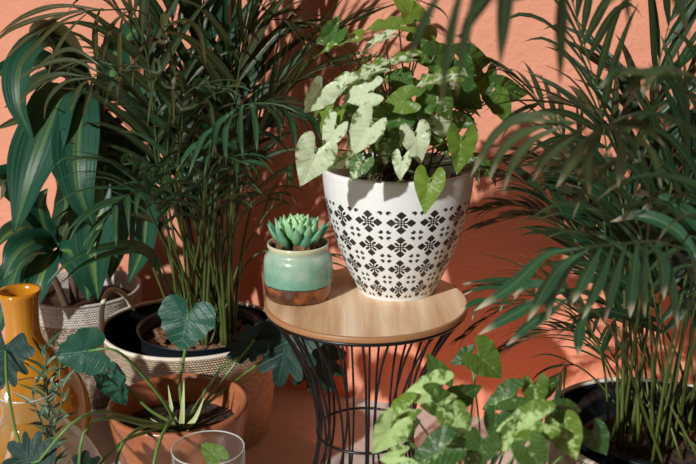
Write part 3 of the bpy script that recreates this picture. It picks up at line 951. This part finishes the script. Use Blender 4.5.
# ================================================================== LEFT PALM
LP = V((-0.325, 1.995, 0.008))
t = thing('potted_palm', 'tall bushy palm in a black pot behind the mint succulent pot', 'potted plant', LP)
left_palm = t
nursery_pot(t, LP, 0.135, 0.010, 0.252)
soil_part(t, LP, 0.124, 0.212, 260, 2)
def pts3(l): return [P(*q) for q in l]
def lbase(): 
    a = rnd.uniform(0, 2 * PI); r = 0.075 * math.sqrt(rnd.random())
    return LP + V((r * math.cos(a) + .012, r * math.sin(a), 0.21))
Lf = [
    # control points after the base, n, L, W, t0, angle, droop, brown, tip
    ([(203, 200, 1.95), (225, 128, 1.84), (262, 104, 1.76), (300, 118, 1.72)], 20, .13, .017, .55, 60, 1.9, 0, .5),
    ([(192, 200, 1.98), (200, 80, 2.0), (205, -20, 2.0), (215, -110, 2.0)], 22, .24, .030, .36, 32, .25, 0, .2),
    ([(215, 200, 1.98), (235, 80, 2.0), (265, -10, 2.02), (290, -80, 2.02)], 22, .24, .026, .36, 32, .3, 0, .2),
    ([(235, 220, 2.0), (268, 110, 2.0), (315, 45, 1.98), (370, 15, 1.96)], 26, .20, .012, .40, 30, .5, .2, 1),
    ([(230, 220, 2.0), (258, 140, 2.0), (300, 80, 1.98), (350, 62, 1.96)], 22, .19, .014, .42, 32, .7, .1, 1),
    ([(158, 230, 1.90), (138, 180, 1.82), (112, 160, 1.75), (84, 158, 1.70)], 14, .11, .014, .55, 42, 1.0, .1, .6),
    ([(165, 180, 1.96), (148, 60, 1.92), (122, -20, 1.88), (95, -80, 1.82)], 22, .19, .020, .40, 40, .8, .3, .4),
    ([(232, 240, 1.96), (262, 185, 1.88), (296, 165, 1.80), (325, 172, 1.78)], 18, .12, .016, .5, 52, 1.6, 0, .4),
    ([(175, 250, 1.90), (150, 195, 1.80), (120, 200, 1.70), (100, 230, 1.64)], 12, .14, .016, .6, 34, 1.1, 0, .4),
    ([(200, 240, 1.90), (208, 180, 1.80), (224, 158, 1.72), (250, 165, 1.66)], 16, .12, .015, .5, 50, 1.6, 0, .4),
    ([(182, 220, 1.92), (178, 130, 1.85), (190, 90, 1.78), (222, 88, 1.72)], 16, .13, .018, .5, 46, 1.5, .2, .6),
    ([(150, 260, 1.98), (120, 200, 2.02), (90, 120, 2.02), (60, 60, 2.0)], 20, .17, .016, .45, 40, 1.0, .2, .5),
    ([(245, 250, 2.02), (285, 190, 2.02), (330, 140, 1.98), (370, 130, 1.95)], 20, .15, .012, .45, 42, 1.0, 0, .5),
    ([(210, 200, 2.05), (180, 60, 2.10), (165, -20, 2.12), (150, -100, 2.1)], 20, .22, .024, .4, 34, .4, .2, .2),
    ([(250, 260, 2.0), (290, 255, 1.98), (330, 275, 1.92), (352, 300, 1.90)], 14, .10, .010, .5, 40, 1.0, 0, .2),
]
for i, (cp, n_, L_, W_, t0, an, dr, br, tp) in enumerate(Lf):
    frond(t, [lbase()] + [keep_off_wall(q, .03) for q in pts3(cp)], n_, L_, W_, t0, an, dr, 'palm2' if i in (4, 5, 7, 8, 9, 10) else 'palm', (br, tp * (.3 if i in (4, 5, 7, 8, 9, 10) else 1), 0), seed=i)
def D3(Y, *l): return [(a, b, Y + 0.02 * k) for k, (a, b) in enumerate(l)]
leafy(t, [lbase()] + pts3([(172, 200, 1.92), (172, 60, 1.76), (145, 14, 1.68), (105, 10, 1.62), (75, 12, 1.60)]), [
    D3(1.63, (100, 10), (95, 32), (97, 72)), D3(1.65, (124, 11), (120, 45), (122, 94)), D3(1.68, (150, 14), (149, 32), (149, 62)),
    D3(1.70, (167, 30), (163, 14), (165, 50)), D3(1.62, (105, 10), (60, 6), (25, 16), (-4, 36)), D3(1.62, (100, 10), (66, 14), (30, 36), (4, 60)),
    D3(1.61, (92, 11), (62, 22), (36, 46), (14, 76)), D3(1.61, (85, 11), (70, 30), (54, 56), (47, 80)), D3(1.61, (80, 12), (48, 16), (10, 30), (-14, 52)),
    D3(1.66, (130, 11), (112, 26), (104, 50), (102, 66)), D3(1.70, (165, 26), (185, 20), (200, 34), (206, 66)), D3(1.70, (168, 44), (150, 40), (136, 60), (132, 88))], .0125, 'palm', (.75, .6, 0))
leafy(t, [lbase()] + pts3([(178, 220, 1.90), (182, 110, 1.76), (150, 70, 1.66), (118, 66, 1.60), (92, 78, 1.56)]), [
    D3(1.60, (160, 74), (155, 58), (152, 90), (147, 128)), D3(1.62, (172, 90), (173, 62), (173, 92), (174, 128)), D3(1.60, (140, 68), (124, 72), (118, 86), (118, 110)),
    D3(1.56, (95, 76), (80, 88), (70, 112)), D3(1.56, (97, 76), (90, 92), (83, 116)), D3(1.56, (100, 73), (72, 60), (40, 66), (12, 84)),
    D3(1.56, (105, 70), (75, 50), (52, 56), (30, 74)), D3(1.56, (92, 78), (60, 74), (34, 84), (18, 108)), D3(1.56, (94, 77), (66, 82), (48, 100), (44, 120)),
    D3(1.58, (115, 66), (88, 60), (62, 68), (36, 92)), D3(1.60, (130, 66), (112, 84), (104, 112)), D3(1.66, (182, 110), (206, 100), (214, 130), (216, 160))], .0115, 'palm', (.45, .6, 0))
leafy(t, [lbase()] + pts3([(205, 230, 1.90), (212, 140, 1.76), (238, 108, 1.68), (275, 104, 1.64), (305, 116, 1.62)]), [
    D3(1.66, (228, 115), (216, 128), (212, 158)), D3(1.65, (242, 106), (240, 130), (243, 158)), D3(1.64, (252, 105), (256, 126), (257, 152)),
    D3(1.64, (262, 104), (276, 118), (281, 138)), D3(1.68, (220, 125), (203, 138), (188, 176)), D3(1.70, (213, 140), (192, 148), (176, 172)),
    D3(1.64, (280, 105), (291, 122), (297, 152)), D3(1.64, (292, 110), (310, 118), (322, 142)), D3(1.66, (232, 112), (226, 132), (226, 166)),
    D3(1.70, (214, 136), (238, 150), (252, 178))], .0145, 'palm2', (0, .2, 0))
for i in range(8):
    a = rnd.uniform(-0.5, PI + 0.5); b = lbase(); h = rnd.uniform(0.38, 0.72); sp = rnd.uniform(0.08, 0.26)
    d = V((math.cos(a), math.sin(a) * .5, 0))
    pts = [b, b + d * sp * .25 + V((0, 0, h * .5)), b + d * sp * .65 + V((0, 0, h)), b + d * (sp * 1.6) + V((0, 0, h * 1.12)), b + d * (sp * 2.2) + V((0, 0, h * 1.05))]
    frond(t, [keep_off_wall(q, .04) for q in pts], 18, rnd.uniform(.13, .19), rnd.uniform(.014, .022), .45, 42, rnd.uniform(.7, 1.5), 'palm', (rnd.choice((0, 0, .2, .5)), .6, 0), seed=50 + i)
# bare canes between the fronds
for i in range(30):
    a = rnd.uniform(0, 2 * PI); b = lbase(); h = rnd.uniform(.25, .5)
    d = V((math.cos(a), math.sin(a) * .6, 0)) * rnd.uniform(.02, .12)
    mb = MB(); mb.tube([keep_off_wall(q, .02) for q in spline([b, b + d * .35 + V((0, 0, h * .5)), b + d + V((0, 0, h))], 14)], .0042, .0022, k=7)
    mb.build('cane', M['palms'], t)
# two long single blades over the back planter
for pts in (([(178, 300, 1.95), (150, 250, 1.85), (110, 246, 1.75), (72, 260, 1.68), (46, 285, 1.66)]), ([(176, 310, 1.95), (150, 256, 1.83), (118, 252, 1.76), (85, 264, 1.70), (60, 284, 1.68)])):
    mb = MB(); strap(mb, pts3(pts), 0.018, n=20, prof=lambda u: min(1, .15 + max(0, u - .25) * 3) * (1 - u ** 4) + .02)
    mb.build('frond', M['palm2'], t, color=(0, 0, 0))

# ================================================================== RIGHT PALM
RP = V((0.53, 1.44, 0.008))
t = thing('potted_palm', 'tall palm with drooping pale-tipped leaflets at the right edge, arching over the frame', 'potted plant', RP)
nursery_pot(t, RP, 0.155, 0.010, 0.300)
soil_part(t, RP, 0.139, 0.245, 0, 6)
def rbase():
    a = rnd.uniform(0, 2 * PI); r = 0.085 * math.sqrt(rnd.random())
    return RP + V((r * math.cos(a) - .01, r * math.sin(a), 0.25))
Rf = [
    ([(622, 300, 1.46), (604, 130, 1.46), (575, 10, 1.44), (555, -60, 1.42)], 22, .17, .016, .62, 46, 1.1, 'palm', .2, .3),
    ([(650, 300, 1.48), (672, 160, 1.55), (640, 95, 1.62), (590, 60, 1.66)], 24, .17, .020, .42, 48, .35, 'palm', 0, .2),
    ([(618, 330, 1.56), (580, 235, 1.62), (530, 185, 1.66), (478, 175, 1.66)], 26, .14, .018, .35, 48, .9, 'palm', 0, .2),
    ([(660, 300, 1.42), (690, 180, 1.42), (730, 60, 1.42)], 24, .20, .022, .32, 48, .9, 'palm', 0, .2),
    ([(612, 380, 1.52), (590, 340, 1.60), (550, 330, 1.66), (500, 352, 1.68)], 22, .10, .009, .35, 42, .9, 'palm', 0, .1),
    ([(605, 390, 1.50), (575, 365, 1.50), (560, 375, 1.46), (555, 410, 1.42)], 8, .08, .008, .6, 30, .9, 'palm', 0, .1),
    ([(680, 330, 1.28), (735, 200, 1.12), (715, 90, 1.0), (650, 75, .94)], 16, .15, .022, .5, 50, 1.5, 'palm2', .1, .4),
    ([(640, 320, 1.5), (640, 200, 1.55), (660, 60, 1.6), (690, -40, 1.6)], 22, .20, .020, .40, 46, .6, 'palm', 0, .2),
    ([(630, 330, 1.52), (600, 240, 1.58), (570, 150, 1.62), (530, 90, 1.66), (490, 60, 1.66)], 18, .14, .016, .50, 46, .9, 'palm', 0, .2),
    ([(600, 350, 1.48), (560, 290, 1.46), (520, 285, 1.40), (485, 300, 1.36)], 14, .10, .016, .5, 40, .8, 'palm2', 0, 1),
    ([(660, 340, 1.35), (640, 230, 1.28), (610, 180, 1.20), (560, 165, 1.12)], 18, .10, .014, .5, 46, 1.2, 'palm2', .2, .4),
    ([(690, 340, 1.4), (712, 260, 1.38), (725, 220, 1.3), (700, 200, 1.2)], 14, .14, .020, .4, 50, 1.2, 'palm', 0, .2),
    ([(640, 300, 1.56), (600, 200, 1.68), (545, 160, 1.76), (490, 165, 1.80), (455, 185, 1.82)], 30, .12, .024, .35, 50, .8, 'palm', 0, .2),
    ([(635, 320, 1.58), (590, 245, 1.70), (540, 215, 1.78), (485, 225, 1.82)], 26, .11, .022, .35, 50, .7, 'palm', 0, .2),
    ([(640, 330, 1.58), (600, 270, 1.66), (560, 225, 1.72), (520, 205, 1.76), (480, 210, 1.78)], 26, .10, .018, .35, 46, .7, 'palm', .3, .4),
    ([(620, 380, 1.55), (590, 330, 1.62), (550, 300, 1.70), (500, 310, 1.72), (460, 340, 1.72)], 22, .09, .008, .4, 38, 1.0, 'palm', 0, .2),
    ([(615, 360, 1.62), (575, 300, 1.72), (530, 280, 1.76), (480, 290, 1.78)], 18, .11, .010, .4, 42, .8, 'palm', 0, .1),
]
for i, (cp, n_, L_, W_, t0, an, dr, mt, br, tp) in enumerate(Rf):
    frond(t, [rbase()] + [keep_off_wall(q, .03) for q in pts3(cp)], n_, L_, W_, t0, an, dr, mt, (br, tp, 0), seed=80 + i, r=.0023)
leafy(t, [rbase()] + pts3([(690, 360, 1.34), (715, 275, 1.22), (668, 244, 1.13), (620, 244, 1.08), (575, 249, 1.05)]), [
    D3(1.12, (668, 244), (671, 284), (678, 330)), D3(1.10, (649, 244), (642, 280), (645, 318)), (.9, D3(1.10, (634, 244), (633, 284), (630, 318))),
    D3(1.08, (620, 245), (612, 288), (604, 324)), D3(1.08, (610, 246), (598, 284), (582, 320)), D3(1.07, (600, 247), (588, 272), (572, 304)),
    D3(1.06, (590, 248), (568, 266), (552, 290), (547, 324)), (.95, D3(1.05, (582, 247), (545, 256), (514, 284), (474, 311))), (.95, D3(1.05, (588, 249), (562, 266), (546, 288), (527, 322))),
    D3(1.14, (690, 254), (700, 290), (706, 332)), D3(1.10, (655, 244), (662, 262), (664, 300)), D3(1.15, (700, 262), (676, 230), (640, 215), (610, 222)), D3(1.16, (712, 270), (700, 226), (660, 196), (628, 196))], .0215, 'palm2', (0, 1, 0))
leafy(t, [rbase()] + pts3([(640, 400, 1.34), (622, 350, 1.24), (596, 312, 1.16), (566, 300, 1.10)]), [
    D3(1.10, (568, 300), (540, 302), (510, 316), (478, 335)), D3(1.10, (570, 301), (550, 312), (528, 326), (506, 346)), D3(1.14, (590, 310), (580, 330), (578, 356)),
    (.8, D3(1.12, (580, 304), (560, 290), (534, 284), (512, 296)))], .0165, 'palm2', (0, .8, 0))
leafy(t, [rbase()] + pts3([(640, 300, 1.35), (650, 190, 1.20), (630, 140, 1.10), (600, 126, 1.05), (560, 122, 1.02)]), [
    (1.5, D3(1.04, (590, 125), (566, 140), (546, 156), (532, 182))), (1.3, D3(1.04, (600, 126), (582, 148), (566, 172), (556, 188))), (1.2, D3(1.06, (612, 130), (622, 148), (618, 188))),
    D3(1.03, (575, 122), (540, 114), (504, 126), (474, 164)), D3(1.03, (570, 122), (535, 128), (504, 148), (488, 182)), D3(1.03, (566, 122), (536, 138), (514, 162), (503, 192)),
    D3(1.03, (560, 122), (520, 120), (494, 136), (470, 178)), D3(1.08, (625, 138), (650, 150), (662, 190)), D3(1.06, (606, 128), (640, 124), (668, 150)), D3(1.05, (596, 126), (588, 160), (590, 196)),
    D3(1.10, (640, 160), (610, 164), (584, 190), (572, 220))], .0125, 'palm2', (.55, .5, 0))
leafy(t, [rbase()] + pts3([(760, 300, 1.2), (800, 60, .98), (740, -45, .86), (620, -60, .80), (500, -45, .78), (450, -20, .77)]), [
    (1.3, D3(.78, (512, -46), (506, -10), (500, 66))), (1.4, D3(.79, (560, -52), (561, 0), (560, 86))), (1.2, D3(.80, (610, -60), (622, -20), (630, 30))),
    (1.1, D3(.78, (530, -48), (500, -20), (470, 20), (458, 52))), (.8, D3(.77, (470, -32), (456, 10), (448, 50), (440, 108))), (.8, D3(.77, (480, -36), (470, 20), (462, 60), (456, 100))),
    (.7, D3(.77, (455, -22), (436, 0), (420, 30), (408, 62))), (1.1, D3(.82, (660, -58), (672, -20), (690, 40))), (1.2, D3(.80, (590, -58), (570, -30), (520, -4), (490, 2))),
    (1.0, D3(.84, (720, -50), (700, -10), (640, -20), (602, 10)))], .0125, 'palm', (.15, .5, 0))
for i in range(9):
    a = rnd.uniform(-1.0, PI * 0.8); b = rbase(); h = rnd.uniform(0.3, 0.62); sp = rnd.uniform(0.06, 0.20)
    d = V((math.cos(a), math.sin(a) * .8, 0))
    pts = [b, b + d * sp * .25 + V((0, 0, h * .5)), b + d * sp * .65 + V((0, 0, h)), b + d * (sp * 1.5) + V((0, 0, h * 1.1)), b + d * (sp * 2.0) + V((0, 0, h * 1.03))]
    frond(t, [keep_off_wall(q, .04) for q in pts], 18, rnd.uniform(.12, .17), rnd.uniform(.014, .020), .42, 44, rnd.uniform(.7, 1.5), 'palm', (rnd.choice((0, 0, .2)), .4, 0), seed=120 + i)
for i in range(9):
    a = rnd.uniform(0, 2 * PI); b = rbase(); h = rnd.uniform(.22, .45)
    d = V((math.cos(a), math.sin(a) * .6, 0)) * rnd.uniform(.02, .10)
    mb = MB(); mb.tube(spline([b, b + d * .35 + V((0, 0, h * .5)), b + d + V((0, 0, h))], 14), .0028, .0015, k=7)
    mb.build('cane', M['palms'], t)

# ================================================================== BACK PLANTER WITH STRIPED DRACAENA
DC = V((-0.635, 2.185, 0))
t = thing('potted_dracaena', 'broad striped dracaena in a whitewashed woven planter by the wall', 'potted plant', DC)
mb = MB(); H = 0.268; prof = [(0, 0.002), (0.06, 0.002), (0.108, 0.002)]
for i in range(43):
    f = i / 42; prof.append((0.112 + 0.026 * f + 0.0018 * math.sin(f * PI) + 0.0016 * (i % 2), 0.004 + (H - 0.004) * f))
mb.lathe(prof, 96, c=DC, mis=[(1 if (i > 3 + 42 * 0.80) else 0) for i in range(len(prof) - 1)])
mb.build('planter', [M['weave2'], M['weave3']], t)
mb = MB(); mb.lathe([(0.1395, H), (0.140, H + .004), (0.136, H + .006), (0.130, H + .003), (0.127, H - .02), (0.122, H - .06), (0, H - .062)], 96, c=DC)
mb.build('rim', M['weave3'], t)
soil_part(t, DC, 0.1255, H - 0.035, 0, 12)
for (x, y, x2, y2, z2, r) in ((-.02, 0, -.045, .0, .66, .011), (.03, .01, .05, .0, .52, .010), (-.03, -.03, -.10, -.04, .40, .009)):
    mb = MB(); b = DC + V((x, y, H - .045)); e = V((DC.x + x2, DC.y + y2, z2))
    mb.tube(spline([b, b.lerp(e, .5) + V((.008, 0, 0)), e], 14), r, r * .8, k=10); mb.build('cane', M['cane'], t)
D = [  # points, width, stripe, brown, twist
    ([(85, 75, 2.12), (48, 42, 2.02), (20, 62, 1.94), (18, 105, 1.90), (34, 142, 1.90)], .060, 0, 0, .3),
    ([(85, 85, 2.10), (62, 92, 1.98), (42, 135, 1.90), (26, 185, 1.86), (14, 232, 1.85)], .098, .0, 0, .1),
    ([(88, 88, 2.10), (80, 105, 1.96), (76, 150, 1.88), (80, 195, 1.85), (96, 230, 1.86)], .085, .15, 0, -.1),
    ([(96, 110, 2.12), (104, 140, 2.02), (98, 200, 1.96), (92, 255, 1.94), (98, 300, 1.96)], .105, .75, 0, .1),
    ([(105, 120, 2.12), (128, 150, 2.02), (142, 195, 1.97), (142, 245, 1.96), (128, 284, 1.98)], .068, .3, 0, .2),
    ([(82, 85, 2.12), (66, 95, 2.04), (55, 130, 2.0), (56, 165, 2.0), (61, 188, 2.0)], .042, 1, 0, 0),
    ([(92, 110, 2.14), (110, 78, 2.10), (116, 45, 2.06), (106, 22, 2.02)], .070, .9, 0, .2),
    ([(88, 80, 2.14), (60, 40, 2.10), (40, 30, 2.04), (30, 42, 2.0)], .060, .3, .6, .2),
    ([(90, 90, 2.16), (70, 70, 2.14), (40, 80, 2.1), (5, 108, 2.05)], .035, .6, .2, .2),
    ([(85, 110, 2.16), (50, 118, 2.14), (20, 120, 2.1), (-5, 130, 2.05)], .026, .8, .3, .1),
    ([(110, 60, 2.16), (135, 30, 2.12), (150, 50, 2.06), (155, 90, 2.04)], .06, .3, 0, .2),
    ([(100, 100, 2.16), (125, 90, 2.10), (150, 110, 2.06), (158, 160, 2.04)], .06, .3, 0, .1),
    ([(58, 160, 2.0), (40, 150, 2.02), (20, 165, 2.0), (0, 200, 1.96)], .045, .2, .5, .2),
    ([(70, 70, 2.12), (75, 100, 2.0), (60, 120, 1.98), (66, 160, 1.98)], .05, .8, 0, 0),
    # lower rosette
    ([(54, 250, 2.10), (38, 240, 2.04), (18, 250, 1.98), (2, 280, 1.94)], .060, .3, 0, .2),
    ([(54, 250, 2.10), (46, 262, 2.02), (38, 285, 1.98), (32, 312, 1.97)], .060, .9, 0, 0),
    ([(55, 248, 2.12), (44, 225, 2.08), (40, 205, 2.04), (48, 188, 2.02)], .050, .5, 0, .2),
    ([(56, 248, 2.12), (66, 226, 2.08), (78, 215, 2.06), (88, 222, 2.02)], .034, .2, .3, .1),
    ([(56, 250, 2.10), (70, 252, 2.02), (84, 272, 1.99), (88, 302, 1.99)], .060, .6, 0, 0),
    ([(54, 248, 2.12), (30, 228, 2.08), (10, 232, 2.04), (-8, 250, 2.0)], .046, .8, .1, .2),
    ([(50, 248, 2.12), (20, 262, 2.02), (5, 300, 1.96), (-5, 340, 1.94)], .065, .1, 0, .2),
    ([(52, 246, 2.14), (62, 222, 2.14), (66, 200, 2.14), (60, 178, 2.12)], .05, .4, .1, 0),
    ([(96, 150, 2.14), (112, 190, 2.10), (116, 240, 2.08), (110, 280, 2.06)], .06, .3, 0, 0),
    # leaves reaching in from the left edge
    ([(54, 240, 2.12), (10, 180, 1.98), (-12, 190, 1.90), (-6, 230, 1.86)], .06, 0, 0, .2),
    ([(80, 80, 2.14), (40, 60, 2.05), (5, 70, 1.98), (-20, 82, 1.95)], .05, 0, 0, .2),
]
for i, (pts, w_, st_, br, tw) in enumerate(D):
    mb = MB(); q = [keep_off_wall(p, .03) for p in pts3(pts)]
    strap(mb, q, w_ * 1.12, n=22, fold=.32, twist=tw, wav=.05, ph=i, prof=lambda u: (0.30 + 0.70 * math.sin(min(1, u * 1.6) * PI / 2)) * (1 - max(0, (u - .45) / .55) ** 2.2) + .01)
    mb.build('leaf', M['drac'], t, color=(st_, br, 0))

# ================================================================== AMBER VASE
AC = V((-0.648, 1.80, 0))
mb = MB(); mb.lathe(arc([(0, 0.001), (0.075, 0.001), (0.082, 0.006), (0.106, 0.06), (0.118, 0.12), (0.112, 0.175), (0.090, 0.225), (0.060, 0.262), (0.040, 0.290), (0.0335, 0.315), (0.0335, 0.350), (0.0365, 0.378), (0.0405, 0.392), (0.0415, 0.398), (0.0395, 0.4015), (0.0365, 0.399), (0.033, 0.385), (0.029, 0.350), (0.029, 0.31), (0.036, 0.28), (0.08, 0.21), (0.10, 0.12), (0.07, 0.012), (0, 0.010)], 5), 80, c=AC)
tag(mb.build('amber_vase', M['amber'], loc=None), 'glossy amber yellow bottle vase with slim neck at the left edge', 'vase')

# ================================================================== CLEAR GLASS VASE AND SPRIG
GC = V((-0.548, 1.515, 0))
wl = 0.0022
go = arc([(0, 0.001), (0.065, 0.001), (0.075, 0.005), (0.106, 0.05), (0.121, 0.10), (0.117, 0.155), (0.096, 0.205), (0.066, 0.245), (0.048, 0.272), (0.0455, 0.295), (0.050, 0.318)], 6)
gi = [(max(0, r - wl * (1 if z < .3 else .8)), z + (wl * 2 if z < .01 else 0)) for r, z in go][::-1]
mb = MB(); mb.lathe(go + [(0.0492, 0.3195)] + gi, 80, c=GC)
gv = mb.build('glass_vase', M['glass']); ring(gv, GC, 0.0496, 0.3195, 0.0012, 'lip', 'lip')
tag(gv, 'clear round-bellied glass vase in front of the amber vase, holding a needle-leaved sprig', 'vase')
t = thing('plant_sprig', 'upright sprig of narrow green leaves standing in the clear round vase', 'plant', GC + V((0.01, 0, .01)))
def sprig_stem(pts, n, ll, r=.0022):
    c = spline(pts, 40); mb = MB(); mb.tube(c, r, r * .6, k=6); mb.build('stem', M['sprigstem'], t)
    mb = MB()
    for i in range(n):
        f = 0.18 + 0.8 * i / (n - 1); p = c[int(f * 40)]; T = (c[min(40, int(f * 40) + 1)] - c[max(0, int(f * 40) - 1)]).normalized()
        a = i * 2.4; s = T.cross(V((math.cos(a), math.sin(a), .1))).normalized(); l = ll * rnd.uniform(.7, 1.15)
        q = [p, p + (s * .6 + T * .75) * l * .5, p + (s * 1.1 + T * .85) * l]
        strap(mb, q, .0065, face=V((0, -.8, .5)), n=6, fold=.3, prof=lambda u: (1 - u ** 2) * min(1, .4 + u * 4))
    mb.build('leaves', M['sprig'], t)
g0 = V((GC.x + .022, GC.y, .03))
sprig_stem([g0, P(50, 440, 1.52), P(48, 400, 1.53), P(46, 372, 1.53), P(45, 345, 1.54)], 40, .040)
sprig_stem([g0 + V((.004, 0, 0)), P(54, 440, 1.52), P(59, 412, 1.51), P(63, 395, 1.50), P(60, 378, 1.51), P(60, 362, 1.52)], 18, .034)
sprig_stem([g0 + V((-.004, 0, 0)), P(45, 440, 1.51), P(36, 410, 1.50), P(33, 396, 1.505), P(36, 380, 1.51)], 14, .036)
sprig_stem([g0 + V((0, .004, 0)), P(52, 436, 1.54), P(50, 395, 1.54), P(57, 372, 1.55), P(66, 350, 1.55)], 20, .024)

# ================================================================== WOODEN PLANTER WITH LOBED PHILODENDRON
WC = V((-0.318, 1.655, 0))
t = thing('potted_philodendron', 'dark red round wooden planter with a long-stalked lobed philodendron, in front of the seagrass basket', 'potted plant', WC)
mb = MB(); mb.lathe(arc([(0, 0.001), (0.090, 0.001), (0.096, 0.006), (0.110, 0.10), (0.124, 0.18), (0.130, 0.222), (0.1305, 0.229), (0.127, 0.231), (0.1225, 0.229), (0.117, 0.205), (0.108, 0.16), (0.10, 0.14), (0, 0.138)], 5), 96, c=WC)
mb.build('planter', M['bowl'], t, loc=WC)
soil_part(t, WC, 0.1095, 0.178, 0, 21)
cb = WC + V((0.0, 0.0, 0.178))
def ph(px, py, Y, lpx, ang, shape, pitch=10, roll=0, mid=None, base=None, seed=0, droop=.3, wide=1.0, fold=.2, vein=.7, var=.0):
    p = P(px, py, Y); size = lpx / F_PX * (p - CAM).length / 1.2
    f, n_ = img_frame(ang, pitch, roll)
    b = base or (cb + V((rnd.uniform(-.012, .012), rnd.uniform(-.012, .012), 0)))
    return broad(t, shape, p, f, n_, size, M['phil_shaded' if shape is LOBED else 'phil'], (var, 0, vein), fold=fold, droop=droop, wav=.025, base=b, mid=[P(*q) for q in mid] if mid else None, seed=seed, sr=.0028, wide=wide)
ph(189, 312, 1.62, 50, 256, HEART, -5, 8, [(180, 385, 1.64), (186, 345, 1.63)], seed=1, wide=1.3)
ph(94, 350, 1.50, 50, 190, HEART, 0, -10, [(168, 408, 1.60), (140, 372, 1.55), (115, 350, 1.50)], seed=2)
ph(110, 375, 1.62, 44, 290, HEART, 5, 25, [(150, 410, 1.64), (125, 385, 1.63)], seed=3)
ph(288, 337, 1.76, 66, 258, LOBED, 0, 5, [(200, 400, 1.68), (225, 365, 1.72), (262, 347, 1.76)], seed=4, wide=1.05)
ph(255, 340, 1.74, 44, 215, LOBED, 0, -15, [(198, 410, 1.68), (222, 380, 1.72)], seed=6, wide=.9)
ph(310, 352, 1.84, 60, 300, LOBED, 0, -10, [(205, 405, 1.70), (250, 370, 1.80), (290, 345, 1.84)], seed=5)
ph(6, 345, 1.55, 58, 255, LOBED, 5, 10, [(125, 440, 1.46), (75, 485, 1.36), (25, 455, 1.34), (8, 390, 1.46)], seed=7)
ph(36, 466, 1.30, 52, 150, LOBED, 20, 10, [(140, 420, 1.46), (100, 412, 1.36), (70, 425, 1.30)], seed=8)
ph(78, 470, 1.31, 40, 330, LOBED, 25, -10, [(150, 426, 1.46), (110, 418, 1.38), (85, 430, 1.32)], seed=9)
for k, q in enumerate(([(176, 432, 1.66), (150, 425, 1.50), (125, 440, 1.40), (115, 470, 1.36), (112, 520, 1.34)], [(178, 430, 1.66), (172, 420, 1.50), (160, 440, 1.42), (153, 470, 1.38), (150, 510, 1.36)])):
    mb = MB(); mb.tube(spline([cb] + pts3(q)[1:], 20), .0034, .0026, k=7); mb.build('leaf_stalk', M['stalk'], t)
for k, (px, py, px2, py2) in enumerate(((176, 428, 168, 385), (182, 430, 184, 380), (190, 428, 204, 398), (170, 428, 150, 418))):
    mb = MB(); a, b = P(px, py + 2, 1.63), P(px2, py2, 1.61)
    strap(mb, [cb.lerp(a, .6), a.lerp(b, .4) + V((0, -.004, 0)), b], .013, n=10, prof=lambda u: (1 - u ** 1.5) * .9 + .05); mb.build('sheath', M['sheath'], t)

# ================================================================== CYLINDER GLASS WITH CUTTING
KC = V((-0.209, 1.30, 0))
mb = MB(); mb.lathe(arc([(0, 0.001), (0.045, 0.001), (0.0515, 0.006), (0.0525, 0.10), (0.0535, 0.25), (0.0545, 0.325)], 4) + [(0.0538, 0.3268), (0.0530, 0.325)] + arc([(0.0522, 0.25), (0.0512, 0.10), (0.050, 0.012), (0.045, 0.010), (0, 0.010)], 4), 72, c=KC)
kg = mb.build('drinking_glass', M['glass']); ring(kg, KC, 0.0538, 0.3268, 0.0010, 'lip', 'lip')
tag(kg, 'tall clear straight-sided glass holding one green leaf, in front of the red wooden planter', 'glass')
t = thing('leaf_cutting', 'single green leaf cutting inside the tall clear glass', 'plant', KC + V((0, 0, .012)))
f_, n_ = img_frame(200, 20, 10)
broad(t, HEART, P(219, 458, 1.30), *img_frame(150, 25, 10), 0.042, M['syn2'], (0.0, .55, .9), base=KC + V((0, 0, .014)), seed=3, sr=.0018, wide=.8, mid=P(212, 520, 1.30))
